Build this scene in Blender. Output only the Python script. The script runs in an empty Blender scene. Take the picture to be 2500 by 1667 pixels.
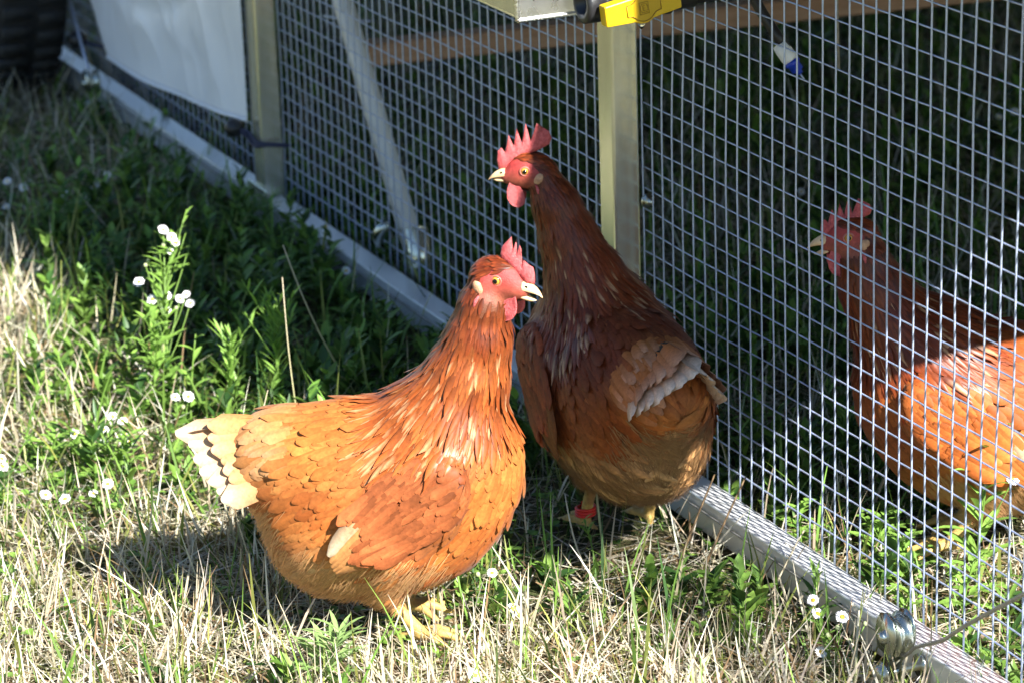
import bpy, bmesh, math
import numpy as np
from mathutils import Matrix, Vector

rng = np.random.default_rng(7)
scene = bpy.context.scene
COL = scene.collection

# ------------------------------------------------------------------ camera
CAM = np.array([3.06026, -1.55619, 1.33732])
RIGHT = np.array([0.42098809, 0.90657509, -0.02984351])
DOWN = np.array([0.2805843, -0.16144193, -0.94615483])
FWD = np.array([-0.86257839, 0.38994629, -0.32233587])
cam_data = bpy.data.cameras.new('camera')
cam = bpy.data.objects.new('camera', cam_data)
COL.objects.link(cam)
M = np.eye(4)
M[:3, 0] = RIGHT; M[:3, 1] = -DOWN; M[:3, 2] = -FWD; M[:3, 3] = CAM
cam.matrix_world = Matrix(M.tolist())
cam_data.sensor_width = 36.0
cam_data.lens = 7560.0 * 36.0 / 2500.0
cam_data.clip_start = 0.1
cam_data.clip_end = 500.0
cam_data.dof.use_dof = True
cam_data.dof.focus_distance = 3.17
cam_data.dof.aperture_fstop = 9.0
scene.camera = cam

# ------------------------------------------------------------------ sky, sun, exposure
SUN = np.array([1.0, 0.225, 0.81]); SUN /= np.linalg.norm(SUN)
world = bpy.data.worlds.new('World')
scene.world = world
world.use_nodes = True
wn = world.node_tree
sky = wn.nodes.new('ShaderNodeTexSky')
sky.sky_type = 'NISHITA'
sky.sun_disc = False
sky.sun_elevation = math.asin(SUN[2])
sky.sun_rotation = math.atan2(SUN[0], SUN[1])
sky.air_density = 1.0
sky.dust_density = 0.0
sky.ozone_density = 3.0
bgn = wn.nodes['Background']
wn.links.new(sky.outputs['Color'], bgn.inputs['Color'])
bgn.inputs['Strength'].default_value = 0.056
sun_data = bpy.data.lights.new('sun', 'SUN')
sun_data.energy = 5.0
sun_data.angle = math.radians(0.53)
sun_data.color = (1.0, 0.97, 0.915)
sun = bpy.data.objects.new('sun', sun_data)
COL.objects.link(sun)
sun.rotation_euler = Vector((-SUN).tolist()).to_track_quat('-Z', 'Y').to_euler()
scene.view_settings.view_transform = 'Standard'
scene.view_settings.look = 'None'
scene.view_settings.gamma = 1.0
scene.view_settings.exposure = 1.75
scene.cycles.max_bounces = 5
scene.cycles.diffuse_bounces = 3
scene.cycles.glossy_bounces = 3
scene.cycles.transmission_bounces = 4

# ------------------------------------------------------------------ helpers
def tag(o, label=None, cat=None, group=None, kind=None):
    if label: o['label'] = label
    if cat: o['category'] = cat
    if group: o['group'] = group
    if kind: o['kind'] = kind
    return o

def link(o, parent=None):
    COL.objects.link(o)
    if parent is not None:
        o.parent = parent
    return o

def empty(name, loc=(0, 0, 0), rz=0.0, parent=None):
    o = bpy.data.objects.new(name, None)
    o.empty_display_size = 0.02
    o.location = loc
    o.rotation_euler = (0, 0, rz)
    return link(o, parent)

def make_mesh(name, V, F, mat=None, smooth=True, cols=None, nor=None):
    """V (n,3); F: list of arrays (m,k)."""
    me = bpy.data.meshes.new(name)
    V = np.asarray(V, dtype=np.float32)
    if not isinstance(F, list):
        F = [F]
    F = [np.asarray(f, dtype=np.int32) for f in F if len(f)]
    loops = np.concatenate([f.ravel() for f in F])
    tot = np.concatenate([np.full(len(f), f.shape[1], np.int32) for f in F])
    start = np.concatenate([[0], np.cumsum(tot)[:-1]]).astype(np.int32)
    me.vertices.add(len(V)); me.vertices.foreach_set('co', V.ravel())
    me.loops.add(len(loops)); me.loops.foreach_set('vertex_index', loops)
    me.polygons.add(len(tot))
    me.polygons.foreach_set('loop_start', start)
    me.polygons.foreach_set('loop_total', tot)
    if smooth:
        me.polygons.foreach_set('use_smooth', np.ones(len(tot), dtype=bool))
    if cols is not None:
        ca = me.color_attributes.new('Col', 'FLOAT_COLOR', 'POINT')
        c4 = np.ones((len(V), 4), np.float32); c4[:, :3] = cols
        ca.data.foreach_set('color', c4.ravel())
    me.update(calc_edges=True)
    me.validate()
    if nor is not None:
        me.normals_split_custom_set_from_vertices(np.asarray(nor, np.float32).tolist())
    if mat is not None:
        me.materials.append(mat)
    return me

def obj(name, me, parent=None, loc=None, rot=None):
    o = bpy.data.objects.new(name, me)
    if loc is not None: o.location = loc
    if rot is not None: o.rotation_euler = rot
    return link(o, parent)

def mesh_obj(name, V, F, mat, parent=None, smooth=True, cols=None, nor=None):
    return obj(name, make_mesh(name, V, F, mat, smooth, cols, nor), parent)

def nrm(v, axis=-1):
    return v / np.maximum(np.linalg.norm(v, axis=axis, keepdims=True), 1e-9)

def tube(pts, rad, sides=8, cap=True, up=None):
    """swept tube -> V, [quads, tris]"""
    pts = np.asarray(pts, float); n = len(pts)
    rad = np.broadcast_to(np.asarray(rad, float), (n,))
    T = np.gradient(pts, axis=0); T = nrm(T)
    a = np.array([0, 0, 1.0]) if up is None else np.asarray(up, float)
    if abs(np.dot(a, T[0])) > .9: a = np.array([1.0, 0, 0])
    Nn = np.zeros_like(pts); b = a
    for i in range(n):
        b = b - T[i] * np.dot(b, T[i]); b = b / np.linalg.norm(b); Nn[i] = b
    B = np.cross(T, Nn)
    an = np.linspace(0, 2 * np.pi, sides, endpoint=False)
    V = pts[:, None] + rad[:, None, None] * (np.cos(an)[None, :, None] * Nn[:, None] + np.sin(an)[None, :, None] * B[:, None])
    V = V.reshape(-1, 3)
    i = np.arange(n - 1)[:, None] * sides; j = np.arange(sides)[None]; j2 = (j + 1) % sides
    Q = np.stack([i + j, i + j2, i + sides + j2, i + sides + j], -1).reshape(-1, 4)
    F = [Q]
    if cap:
        V = np.concatenate([V, pts[:1], pts[-1:]])
        c0 = n * sides; c1 = c0 + 1; jj = np.arange(sides); jn = (jj + 1) % sides
        F.append(np.concatenate([np.stack([np.full(sides, c0), jn, jj], -1),
                                 np.stack([np.full(sides, c1), (n - 1) * sides + jj, (n - 1) * sides + jn], -1)]))
    return V, F

def join(parts):
    """parts: list of (V, [faces]) or (V,[faces],cols)"""
    Vs, Q, C, off = [], {}, [], 0
    for p in parts:
        V, F = p[0], p[1]
        if not isinstance(F, list): F = [F]
        for f in F:
            f = np.asarray(f)
            if len(f): Q.setdefault(f.shape[1], []).append(f + off)
        Vs.append(V); off += len(V)
        if len(p) > 2: C.append(np.broadcast_to(p[2], (len(V), 3)))
    V = np.concatenate(Vs); F = [np.concatenate(q) for q in Q.values()]
    return (V, F, np.concatenate(C)) if C else (V, F)

def bevel_box(name, lo, hi, mat, parent=None, bev=0.002, seg=2, rotz=0.0):
    bm = bmesh.new()
    bmesh.ops.create_cube(bm, size=1.0)
    lo = np.array(lo, float); hi = np.array(hi, float)
    for v in bm.verts:
        v.co = Vector(((lo + hi) / 2 + np.array(v.co) * (hi - lo)).tolist())
    if bev > 0:
        bmesh.ops.bevel(bm, geom=bm.edges[:], offset=bev, segments=seg, affect='EDGES', profile=0.5)
    me = bpy.data.meshes.new(name); bm.to_mesh(me); bm.free()
    me.materials.append(mat)
    for p in me.polygons: p.use_smooth = False
    return obj(name, me, parent)

def lathe(profile, sides=24, axis='z'):
    pr = np.asarray(profile, float)
    an = np.linspace(0, 2 * np.pi, sides, endpoint=False)
    V = np.stack([pr[:, 0, None] * np.cos(an), pr[:, 0, None] * np.sin(an), np.repeat(pr[:, 1, None], sides, 1)], -1).reshape(-1, 3)
    n = len(pr)
    i = np.arange(n - 1)[:, None] * sides; j = np.arange(sides)[None]; j2 = (j + 1) % sides
    F = np.stack([i + j, i + j2, i + sides + j2, i + sides + j], -1).reshape(-1, 4)
    if axis == 'y':
        V = V[:, [0, 2, 1]]; F = F[:, ::-1]
    elif axis == 'x':
        V = V[:, [2, 0, 1]]
    return V, [F]

def noise2(x, y, seed=0, freq=1.0):
    """smooth value noise in numpy"""
    x = np.asarray(x) * freq + 1000.3; y = np.asarray(y) * freq + 1000.7
    xi = np.floor(x).astype(np.int64); yi = np.floor(y).astype(np.int64)
    fx = x - xi; fy = y - yi
    fx = fx * fx * (3 - 2 * fx); fy = fy * fy * (3 - 2 * fy)
    def h(a, b):
        n = (a * 374761393 + b * 668265263 + seed * 974634541) & 0x7fffffff
        n = ((n ^ (n >> 13)) * 1274126177) & 0x7fffffff
        return ((n ^ (n >> 16)) & 0xffff) / 65535.0
    return (h(xi, yi) * (1 - fx) + h(xi + 1, yi) * fx) * (1 - fy) + (h(xi, yi + 1) * (1 - fx) + h(xi + 1, yi + 1) * fx) * fy

def fbm(x, y, seed=0, freq=1.0):
    return (noise2(x, y, seed, freq) + .5 * noise2(x, y, seed + 1, freq * 2.1) + .25 * noise2(x, y, seed + 2, freq * 4.3)) / 1.75

# ------------------------------------------------------------------ materials
def new_mat(name):
    m = bpy.data.materials.new(name); m.use_nodes = True
    nt = m.node_tree; nt.nodes.clear()
    out = nt.nodes.new('ShaderNodeOutputMaterial')
    return m, nt, out

def principled(nt, **kw):
    b = nt.nodes.new('ShaderNodeBsdfPrincipled')
    for k, v in kw.items():
        b.inputs[k.replace('_', ' ')].default_value = v
    return b

def noise_node(nt, scale, detail=4, rough=.6, coord='Object', stretch=None):
    tc = nt.nodes.new('ShaderNodeTexCoord')
    n = nt.nodes.new('ShaderNodeTexNoise')
    n.inputs['Scale'].default_value = scale; n.inputs['Detail'].default_value = detail; n.inputs['Roughness'].default_value = rough
    src = tc.outputs[coord]
    if stretch:
        mp = nt.nodes.new('ShaderNodeMapping'); mp.inputs['Scale'].default_value = stretch
        nt.links.new(src, mp.inputs['Vector']); src = mp.outputs['Vector']
    nt.links.new(src, n.inputs['Vector'])
    return n

def ramp(nt, fac, stops):
    r = nt.nodes.new('ShaderNodeValToRGB')
    while len(r.color_ramp.elements) > 1: r.color_ramp.elements.remove(r.color_ramp.elements[-1])
    for i, (p, c) in enumerate(stops):
        e = r.color_ramp.elements[0] if i == 0 else r.color_ramp.elements.new(p)
        e.position = p; e.color = (*c, 1) if len(c) == 3 else c
    nt.links.new(fac, r.inputs['Fac'])
    return r

def mat_noise(name, c0, c1, scale=20, rough=.5, metal=0.0, bump=0.0, bscale=80, rvar=0.0, stretch=None, spec=.5):
    m, nt, out = new_mat(name)
    n = noise_node(nt, scale, stretch=stretch)
    r = ramp(nt, n.outputs['Fac'], [(.3, c0), (.7, c1)])
    b = principled(nt, Roughness=rough, Metallic=metal)
    b.inputs['Specular IOR Level'].default_value = spec
    nt.links.new(r.outputs['Color'], b.inputs['Base Color'])
    if rvar:
        mr = nt.nodes.new('ShaderNodeMapRange')
        mr.inputs['From Min'].default_value = .3; mr.inputs['From Max'].default_value = .7
        mr.inputs['To Min'].default_value = rough - rvar; mr.inputs['To Max'].default_value = rough + rvar
        nt.links.new(n.outputs['Fac'], mr.inputs['Value']); nt.links.new(mr.outputs['Result'], b.inputs['Roughness'])
    if bump:
        n2 = noise_node(nt, bscale, 3, stretch=stretch)
        bp = nt.nodes.new('ShaderNodeBump'); bp.inputs['Strength'].default_value = bump; bp.inputs['Distance'].default_value = .002
        nt.links.new(n2.outputs['Fac'], bp.inputs['Height']); nt.links.new(bp.outputs['Normal'], b.inputs['Normal'])
    nt.links.new(b.outputs['BSDF'], out.inputs['Surface'])
    return m

def mat_attr(name, rough=.6, spec=.3, trans=.0, var=.12, vscale=60, sheen=0.0, stretch=None, sss=0.0):
    """surface coloured by the mesh's own colour attribute (pigment and painted shade), with fine mottling"""
    m, nt, out = new_mat(name)
    at = nt.nodes.new('ShaderNodeAttribute'); at.attribute_name = 'Col'
    n = noise_node(nt, vscale, 3, stretch=stretch)
    mr = nt.nodes.new('ShaderNodeMapRange')
    mr.inputs['From Min'].default_value = .25; mr.inputs['From Max'].default_value = .75
    mr.inputs['To Min'].default_value = 1 - var; mr.inputs['To Max'].default_value = 1 + var
    nt.links.new(n.outputs['Fac'], mr.inputs['Value'])
    mx = nt.nodes.new('ShaderNodeVectorMath'); mx.operation = 'SCALE'
    nt.links.new(at.outputs['Color'], mx.inputs[0]); nt.links.new(mr.outputs['Result'], mx.inputs['Scale'])
    b = principled(nt, Roughness=rough)
    b.inputs['Specular IOR Level'].default_value = spec
    if sheen:
        b.inputs['Sheen Weight'].default_value = sheen; b.inputs['Sheen Roughness'].default_value = .4
    if sss:
        b.inputs['Subsurface Weight'].default_value = sss; b.inputs['Subsurface Radius'].default_value = (.006, .002, .001)
        b.inputs['Subsurface Scale'].default_value = 1.0
    nt.links.new(mx.outputs['Vector'], b.inputs['Base Color'])
    if trans:
        t = nt.nodes.new('ShaderNodeBsdfTranslucent'); nt.links.new(mx.outputs['Vector'], t.inputs['Color'])
        mix = nt.nodes.new('ShaderNodeMixShader'); mix.inputs['Fac'].default_value = trans
        nt.links.new(b.outputs['BSDF'], mix.inputs[1]); nt.links.new(t.outputs['BSDF'], mix.inputs[2])
        nt.links.new(mix.outputs['Shader'], out.inputs['Surface'])
    else:
        nt.links.new(b.outputs['BSDF'], out.inputs['Surface'])
    return m

MT = {}
MT['grass'] = mat_attr('grass_blades', .5, .35, .28, .15, 90)
MT['leaf'] = mat_attr('weed_leaves', .45, .4, .3, .15, 120)
MT['feather'] = mat_attr('feather', .55, .18, .08, .22, 260, sheen=.05)
MT['hackle'] = mat_attr('hackle_feather', .40, .32, .05, .20, 260, sheen=.05)
MT['fluff'] = mat_attr('fluff', .8, .15, .20, .15, 200, sheen=.1)
MT['skin'] = mat_attr('hen_skin', .5, .4, 0, .2, 300)
nt = MT['skin'].node_tree; nb = noise_node(nt, 900, 3); bp = nt.nodes.new('ShaderNodeBump'); bp.inputs['Strength'].default_value = .55; bp.inputs['Distance'].default_value = .0012
nt.links.new(nb.outputs['Fac'], bp.inputs['Height']); nt.links.new(bp.outputs['Normal'], nt.nodes['Principled BSDF'].inputs['Normal'])
MT['comb'] = mat_noise('comb_skin', (.40, .055, .060), (.62, .130, .125), 330, .45, 0, .8, 800)
MT['comb'].node_tree.nodes['Principled BSDF'].inputs['Subsurface Weight'].default_value = .35
MT['comb'].node_tree.nodes['Principled BSDF'].inputs['Subsurface Radius'].default_value = (.006, .0015, .001)
MT['comb'].node_tree.nodes['Principled BSDF'].inputs['Subsurface Scale'].default_value = .6
MT['beak'] = mat_noise('beak_horn', (.62, .36, .16), (.80, .58, .34), 90, .35, 0, 0)
MT['earlobe'] = mat_noise('earlobe_skin', (.36, .17, .09), (.58, .34, .19), 250, .6, 0, .4, 600)
MT['iris'] = mat_noise('iris', (.42, .19, .03), (.58, .31, .05), 400, .12)
MT['eyelid'] = mat_noise('eyelid', (.38, .10, .07), (.48, .17, .12), 300, .45)
MT['pupil'] = mat_noise('pupil', (.004, .004, .004), (.006, .006, .006), 10, .08)
MT['band'] = mat_noise('red_plastic', (.62, .02, .015), (.7, .03, .02), 40, .3)
MT['metal'] = mat_noise('galvanised_tube', (.80, .77, .60), (.88, .85, .68), 26, .20, .75, .05, 300, .05, stretch=(3, 3, .35))
MT['rail'] = mat_noise('weathered_galvanised_rail', (.82, .83, .84), (.90, .90, .91), 10, .42, .55, .03, 260, .06)
MT['brace'] = mat_noise('dull_aluminium', (.66, .66, .64), (.76, .76, .74), 22, .55, .05, .1, 260, .05)
MT['alu'] = mat_noise('brushed_aluminium', (.72, .72, .73), (.82, .82, .82), 30, .28, 1.0, .12, 400, .06)
MT['wire'] = mat_noise('galvanised_wire', (.38, .44, .60), (.53, .60, .77), 180, .45, .60, .25, 900, .1)
MT['zinc'] = mat_noise('zinc_plated_steel', (.42, .47, .42), (.60, .61, .54), 60, .27, 1.0, 0, 50, .06)
MT['steelcable'] = mat_noise('steel_cable', (.30, .29, .27), (.45, .44, .42), 300, .45, .8, .6, 1500)
MT['tarp'] = mat_noise('white_tarp', (.80, .83, .89), (.88, .90, .94), 6, .42, 0, .1, 60)
MT['cord'] = mat_noise('bungee_cord', (.015, .018, .05), (.04, .045, .09), 500, .6)
MT['rubber'] = mat_noise('tyre_rubber', (.012, .012, .013), (.028, .027, .026), 60, .75, 0, .3, 120)
MT['blackplastic'] = mat_noise('black_plastic', (.012, .012, .014), (.022, .022, .025), 80, .38, 0, .15, 700)
MT['yellow'] = mat_noise('yellow_plastic', (.64, .40, .006), (.68, .44, .010), 30, .33, 0, .04, 500)
MT['yellow_dark'] = mat_noise('yellow_plastic_inset', (.50, .30, .004), (.54, .33, .008), 30, .36, 0, .04, 500)
MT['yellow_groove'] = mat_noise('yellow_plastic_groove', (.20, .10, .002), (.26, .14, .004), 60, .5)
MT['white_plastic'] = mat_noise('white_plastic', (.72, .72, .70), (.8, .8, .78), 40, .35)
MT['blue_plastic'] = mat_noise('blue_plastic', (.01, .04, .42), (.015, .055, .5), 40, .35)
MT['wood'] = mat_noise('weathered_timber', (.36, .19, .10), (.52, .31, .19), 14, .75, 0, .5, 60, stretch=(6, .6, 6))
MT['hose'] = mat_noise('black_hose', (.015, .013, .012), (.03, .026, .024), 40, .4)
MT['underside'] = mat_noise('dark_plywood', (.05, .035, .022), (.09, .065, .04), 6, .8, 0, .2, 60)
MT['bodywall'] = mat_noise('coop_wall_panel', (.55, .55, .54), (.66, .66, .65), 8, .5)
MT['stone'] = mat_noise('pebble', (.42, .30, .19), (.55, .42, .28), 120, .8, 0, .3, 400)
MT['petal'] = mat_noise('fleabane_petals', (.80, .78, .80), (.86, .85, .86), 200, .55)
MT['disc'] = mat_noise('fleabane_disc', (.70, .45, .03), (.80, .58, .06), 900, .7, 0, .5, 1500)
m, nt, out = new_mat('water_drop')
b = principled(nt, Roughness=0.02, IOR=1.33); b.inputs['Transmission Weight'].default_value = 1.0
n = noise_node(nt, 30); r = ramp(nt, n.outputs['Fac'], [(0, (.97, .98, 1)), (1, (1, 1, 1))]); nt.links.new(r.outputs['Color'], b.inputs['Base Color'])
nt.links.new(b.outputs['BSDF'], out.inputs['Surface']); MT['water'] = m

# ------------------------------------------------------------------ ground
def axis_grid(lo, hi, fine, far):
    core = np.arange(lo, hi + 1e-6, fine)
    grow = fine * np.cumsum(1.32 ** np.arange(1, 40)); grow = grow[grow < far]
    return np.concatenate([(lo - grow)[::-1], core, hi + grow])

def gz(x, y):
    """ground height"""
    x = np.asarray(x, float); y = np.asarray(y, float)
    n = (fbm(x, y, 11, 3.0) - .5) * .022 + (fbm(x, y, 21, 11.0) - .5) * .010
    rail = np.exp(-((y + .02) / .05) ** 2)
    n = n * (1 - .8 * rail) - .004
    return n * np.exp(-((x / 9) ** 2 + (y / 9) ** 2))

gx = axis_grid(-3.2, 1.3, .03, 80); gy = axis_grid(-1.3, 2.4, .03, 80)
GX, GY = np.meshgrid(gx, gy, indexing='ij')
V = np.stack([GX, GY, gz(GX, GY)], -1).reshape(-1, 3)
ny = len(gy); I = np.arange(len(gx) - 1)[:, None] * ny; J = np.arange(ny - 1)[None]
F = np.stack([I + J, I + ny + J, I + ny + J + 1, I + J + 1], -1).reshape(-1, 4)
m, nt, out = new_mat('soil_and_thatch')
n1 = noise_node(nt, 2.2, 6, .6); n2 = noise_node(nt, 70, 8, .7); n3 = noise_node(nt, 9, 5)
soil = ramp(nt, n2.outputs['Fac'], [(.25, (.030, .022, .014)), (.48, (.085, .062, .036)), (.62, (.20, .155, .09)), (.8, (.36, .29, .18))])
green = ramp(nt, n2.outputs['Fac'], [(.25, (.012, .022, .007)), (.55, (.05, .085, .022)), (.8, (.16, .17, .06))])
mixc = nt.nodes.new('ShaderNodeMix'); mixc.data_type = 'RGBA'
fr = ramp(nt, n3.outputs['Fac'], [(.38, (0, 0, 0)), (.62, (.8, .8, .8))])
nt.links.new(fr.outputs['Color'], mixc.inputs['Factor']); nt.links.new(soil.outputs['Color'], mixc.inputs['A']); nt.links.new(green.outputs['Color'], mixc.inputs['B'])
# meadow far away: dry summer grass
geo = nt.nodes.new('ShaderNodeNewGeometry'); ln = nt.nodes.new('ShaderNodeVectorMath'); ln.operation = 'LENGTH'
nt.links.new(geo.outputs['Position'], ln.inputs[0])
mr = nt.nodes.new('ShaderNodeMapRange'); mr.inputs['From Min'].default_value = 3.2; mr.inputs['From Max'].default_value = 6
nt.links.new(ln.outputs['Value'], mr.inputs['Value'])
meadow = ramp(nt, n1.outputs['Fac'], [(.3, (.22, .21, .065)), (.5, (.36, .32, .13)), (.7, (.44, .38, .18))])
mix2 = nt.nodes.new('ShaderNodeMix'); mix2.data_type = 'RGBA'
nt.links.new(mr.outputs['Result'], mix2.inputs['Factor']); nt.links.new(mixc.outputs['Result'], mix2.inputs['A']); nt.links.new(meadow.outputs['Color'], mix2.inputs['B'])
b = principled(nt, Roughness=.95); b.inputs['Specular IOR Level'].default_value = .1
nt.links.new(mix2.outputs['Result'], b.inputs['Base Color'])
bp = nt.nodes.new('ShaderNodeBump'); bp.inputs['Strength'].default_value = .9; bp.inputs['Distance'].default_value = .01
nt.links.new(n2.outputs['Fac'], bp.inputs['Height']); nt.links.new(bp.outputs['Normal'], b.inputs['Normal'])
nt.links.new(b.outputs['BSDF'], out.inputs['Surface'])
ground = mesh_obj('ground', V, F, m)
tag(ground, 'uneven soil with dry thatch under grass and weeds', 'ground', kind='structure')

# ------------------------------------------------------------------ mobile coop
coop = empty('mobile_chicken_coop', (0, 0, 0))
tag(coop, 'raised metal chicken coop with galvanised wire mesh run and tubular frame', 'chicken coop')
YO, YI, ZT = -.038, -.003, .046
X_NEAR, X_FAR = 2.0, -3.1
X_TOP = 1.14
bevel_box('bottom_rail', (X_FAR, YO, .006), (X_NEAR, YI, ZT), MT['rail'], coop, .0022, 2)
for (x0, x1) in ((-.0405, -.0025), (-1.2275, -1.189), (X_NEAR - .039, X_NEAR - .001), (X_FAR + .001, X_FAR + .039)):
    bevel_box('post', (x0, YO + .0008, ZT + .0005), (x1, YI - .0008, .791), MT['metal'], coop, .003, 2)
bevel_box('top_rail', (X_FAR, YO, .792), (X_TOP, YI, .830), MT['metal'], coop, .004, 2)
# gusset plate at the foot of the far post
bevel_box('foot_plate', (-1.25, YO - .0035, .030), (-1.165, YO - .0005, .062), MT['metal'], coop, .001, 1)
# far side of the run and cross members
bevel_box('bottom_rail', (X_FAR, 2.2, .006), (X_NEAR, 2.238, ZT), MT['metal'], coop, .004, 2)
for xx in (X_FAR + .02, X_NEAR - .02):
    bevel_box('post', (xx - .019, 2.2008, ZT + .0005), (xx + .019, 2.2372, .79), MT['metal'], coop, .003, 2)
bevel_box('cross_rail', (X_NEAR - .038, .0, .0062), (X_NEAR - .0004, 2.1995, ZT - .0004), MT['metal'], coop, .004, 2)
bevel_box('cross_rail', (X_FAR + .0004, .0, .0062), (X_FAR + .038, 2.1995, ZT - .0004), MT['metal'], coop, .004, 2)
bevel_box('top_rail', (X_FAR, 2.2, .791), (X_NEAR, 2.238, .829), MT['metal'], coop, .004, 2)
# house above the run (out of the picture, its floor, wall and nest box shade the run)
bevel_box('house_floor', (-3.1, .058, .83), (1.15, 2.16, .87), MT['underside'], coop, .004, 1)
bevel_box('house_wall', (-3.1, .055, .8705), (1.15, 2.16, 2.3), MT['bodywall'], coop, .006, 1)
bevel_box('nest_box', (-3.0, -.045, .756), (1.148, .0545, .965), MT['underside'], coop, .006, 1)
bevel_box('roof', (-3.2, -.02, 2.301), (1.22, 2.3, 2.36), MT['alu'], coop, .006, 1)

# welded wire mesh: each wire its own piece
CELL = .0254
def wire(name, pts, r, parent):
    V, F = tube(pts, r, 6, True)
    return mesh_obj(name, V, F, MT['wire'], parent)
ZROWS = [.53 - CELL * r for r in range(-10, 19)]
for (xa, xb, seed) in ((-.0015, X_NEAR - .04, 3), (-1.1885, -.0415, 5), (X_FAR + .042, -1.2285, 8)):
    panel = empty('wire_mesh_panel', ((xa + xb) / 2, 0, ZT), 0, coop)
    ox, oz = (xa + xb) / 2, ZT
    def wob(x, z, k):
        return (noise2(x, z, seed + k, 5.5) - .5) * .0045 + (noise2(x, z, seed + k + 7, 16.0) - .5) * .0016
    n = int(round((xb - xa) / CELL)); zz = np.linspace(ZT - .004, .79, 20)
    for i in range(n + 1):
        x = xa + .0015 + CELL * i
        if x > xb: break
        X = np.full_like(zz, x)
        p = np.stack([X + wob(X, zz, 0) - ox, -.0013 + .6 * wob(X, zz, 1), zz - oz], -1)
        wire('wire', p, .00103, panel)
    xs = np.linspace(xa, xb, max(8, int((xb - xa) / .045)))
    for z in ZROWS:
        Z = np.full_like(xs, z)
        p = np.stack([xs - ox, .0012 + .6 * wob(xs, Z, 1), Z + wob(xs, Z, 2) - oz], -1)
        wire('wire', p, .00103, panel)
# diagonal brace behind the mesh with its clip, and the loose tie wire beside it
br0 = np.array([-.735, .022, .050]); br1 = np.array([-1.185, .022, .665])
d = nrm(br1 - br0); side = np.cross([0, 1, 0], d)
def flatbar(a, bb, w, th):
    d = nrm(bb - a); s = nrm(np.cross([0, 1.0, 0], d)) * w / 2; t = np.array([0, th / 2, 0])
    V = np.array([a - s - t, a + s - t, a + s + t, a - s + t, bb - s - t, bb + s - t, bb + s + t, bb - s + t])
    F = np.array([[0, 1, 2, 3], [7, 6, 5, 4], [0, 4, 5, 1], [1, 5, 6, 2], [2, 6, 7, 3], [3, 7, 4, 0]])
    return V, F
V, F = flatbar(br0, br1, .026, .022)
brace = mesh_obj('diagonal_brace', V, F, MT['brace'], coop, smooth=False)
V, F = flatbar(br0 + np.array([.0, -.0, -.03]), br0 + np.array([-.012, 0, .055]), .034, .026)
mesh_obj('brace_socket', V, F, MT['metal'], brace, smooth=False)
V, F = tube([(-.80, -.006, .066), (-.795, -.013, .078), (-.79, -.016, .090), (-.782, -.012, .101), (-.776, -.006, .108)], [.003, .007, .009, .008, .004], 8)
mesh_obj('spring_clip', V, F, MT['zinc'], brace)
V, F = tube([(-1.075, .03, .34), (-1.02, .04, .345), (-.96, .055, .352)], .0022, 6)
mesh_obj('tie_wire', V, F, MT['wire'], coop)
# bolt head beside the middle post
V, F = lathe([(0, .008), (.004, .0075), (.0055, .004), (.0055, 0), (.009, -.0005), (.009, -.002)], 12, 'x')
mesh_obj('bolt', V + np.array([.003, .004, .335]), F, MT['zinc'], coop)
# box tube carried outside the run, with its welded end cap
tb = bevel_box('outrigger_tube', (-2.9, -.2215, .603), (.146, -.1515, .69), MT['metal'], coop, .005, 3)
bevel_box('end_cap', (.1462, -.2195, .605), (.1492, -.1535, .688), MT['alu'], tb, .001, 1)
wl = []
for (ya, za, yb, zb) in ((-.2215, .603, -.1515, .603), (-.1515, .603, -.1515, .69), (-.1515, .69, -.2215, .69), (-.2215, .69, -.2215, .603)):
    t = np.linspace(0, 1, 34)
    wr = .0028 + .0007 * np.sin(t * 95)
    wl.append(tube(np.stack([np.full_like(t, .1475), ya + (yb - ya) * t, za + (zb - za) * t], -1), wr, 8))
V, F = join(wl); mesh_obj('weld_bead', V, F, MT['alu'], tb)
for xx in (-1.9, -.9, .02):
    bevel_box('tube_bracket', (xx - .02, -.1512, .63), (xx + .02, -.0385, .665), MT['metal'], tb, .002, 1)

# wheel of the coop
whl = empty('wheel', (-2.29, -.135, .272), 0, coop)
R0 = .275; hw = .068
prof = [(R0 * .62, -hw * .75), (R0 * .78, -hw), (R0 * .92, -hw * .98), (R0 * .985, -hw * .82), (R0, -hw * .5), (R0 * 1.0, 0), (R0, hw * .5), (R0 * .985, hw * .82), (R0 * .92, hw * .98), (R0 * .78, hw), (R0 * .62, hw * .75)]
V, F = lathe(prof, 56, 'y'); tyre = mesh_obj('tyre', V, F, MT['rubber'], whl)
tr = []
for k in range(44):
    a = 2 * np.pi * k / 44
    for s in (-1, 1):
        c = np.array([0, s * hw * .42, 0]); ca, sa = np.cos(a + .04 * s), np.sin(a + .04 * s)
        bx = []
        for du, dv, dr in ((-1, -1, -.004), (1, -1, -.004), (1, 1, -.004), (-1, 1, -.004), (-1, -1, .007), (1, -1, .007), (1, 1, .006), (-1, 1, .006)):
            rr = R0 + dr; tt = du * .012
            bx.append([ca * rr - sa * tt, s * hw * .45 + dv * hw * .36, sa * rr + ca * tt])
        tr.append((np.array(bx), np.array([[0, 1, 2, 3], [7, 6, 5, 4], [0, 4, 5, 1], [1, 5, 6, 2], [2, 6, 7, 3], [3, 7, 4, 0]])))
V, F = join(tr); tag(mesh_obj('tread', V, F, MT['rubber'], tyre, smooth=False), kind='stuff')
V, F = lathe([(.0, -.02), (.04, -.03), (.05, -.02), (.11, -.01), (R0 * .6, -.045), (R0 * .66, -.05), (R0 * .66, .05), (R0 * .6, .045), (.11, .03), (.05, .03), (0, .03)], 40, 'y')
mesh_obj('rim', V, F, MT['bodywall'], whl)

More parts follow.
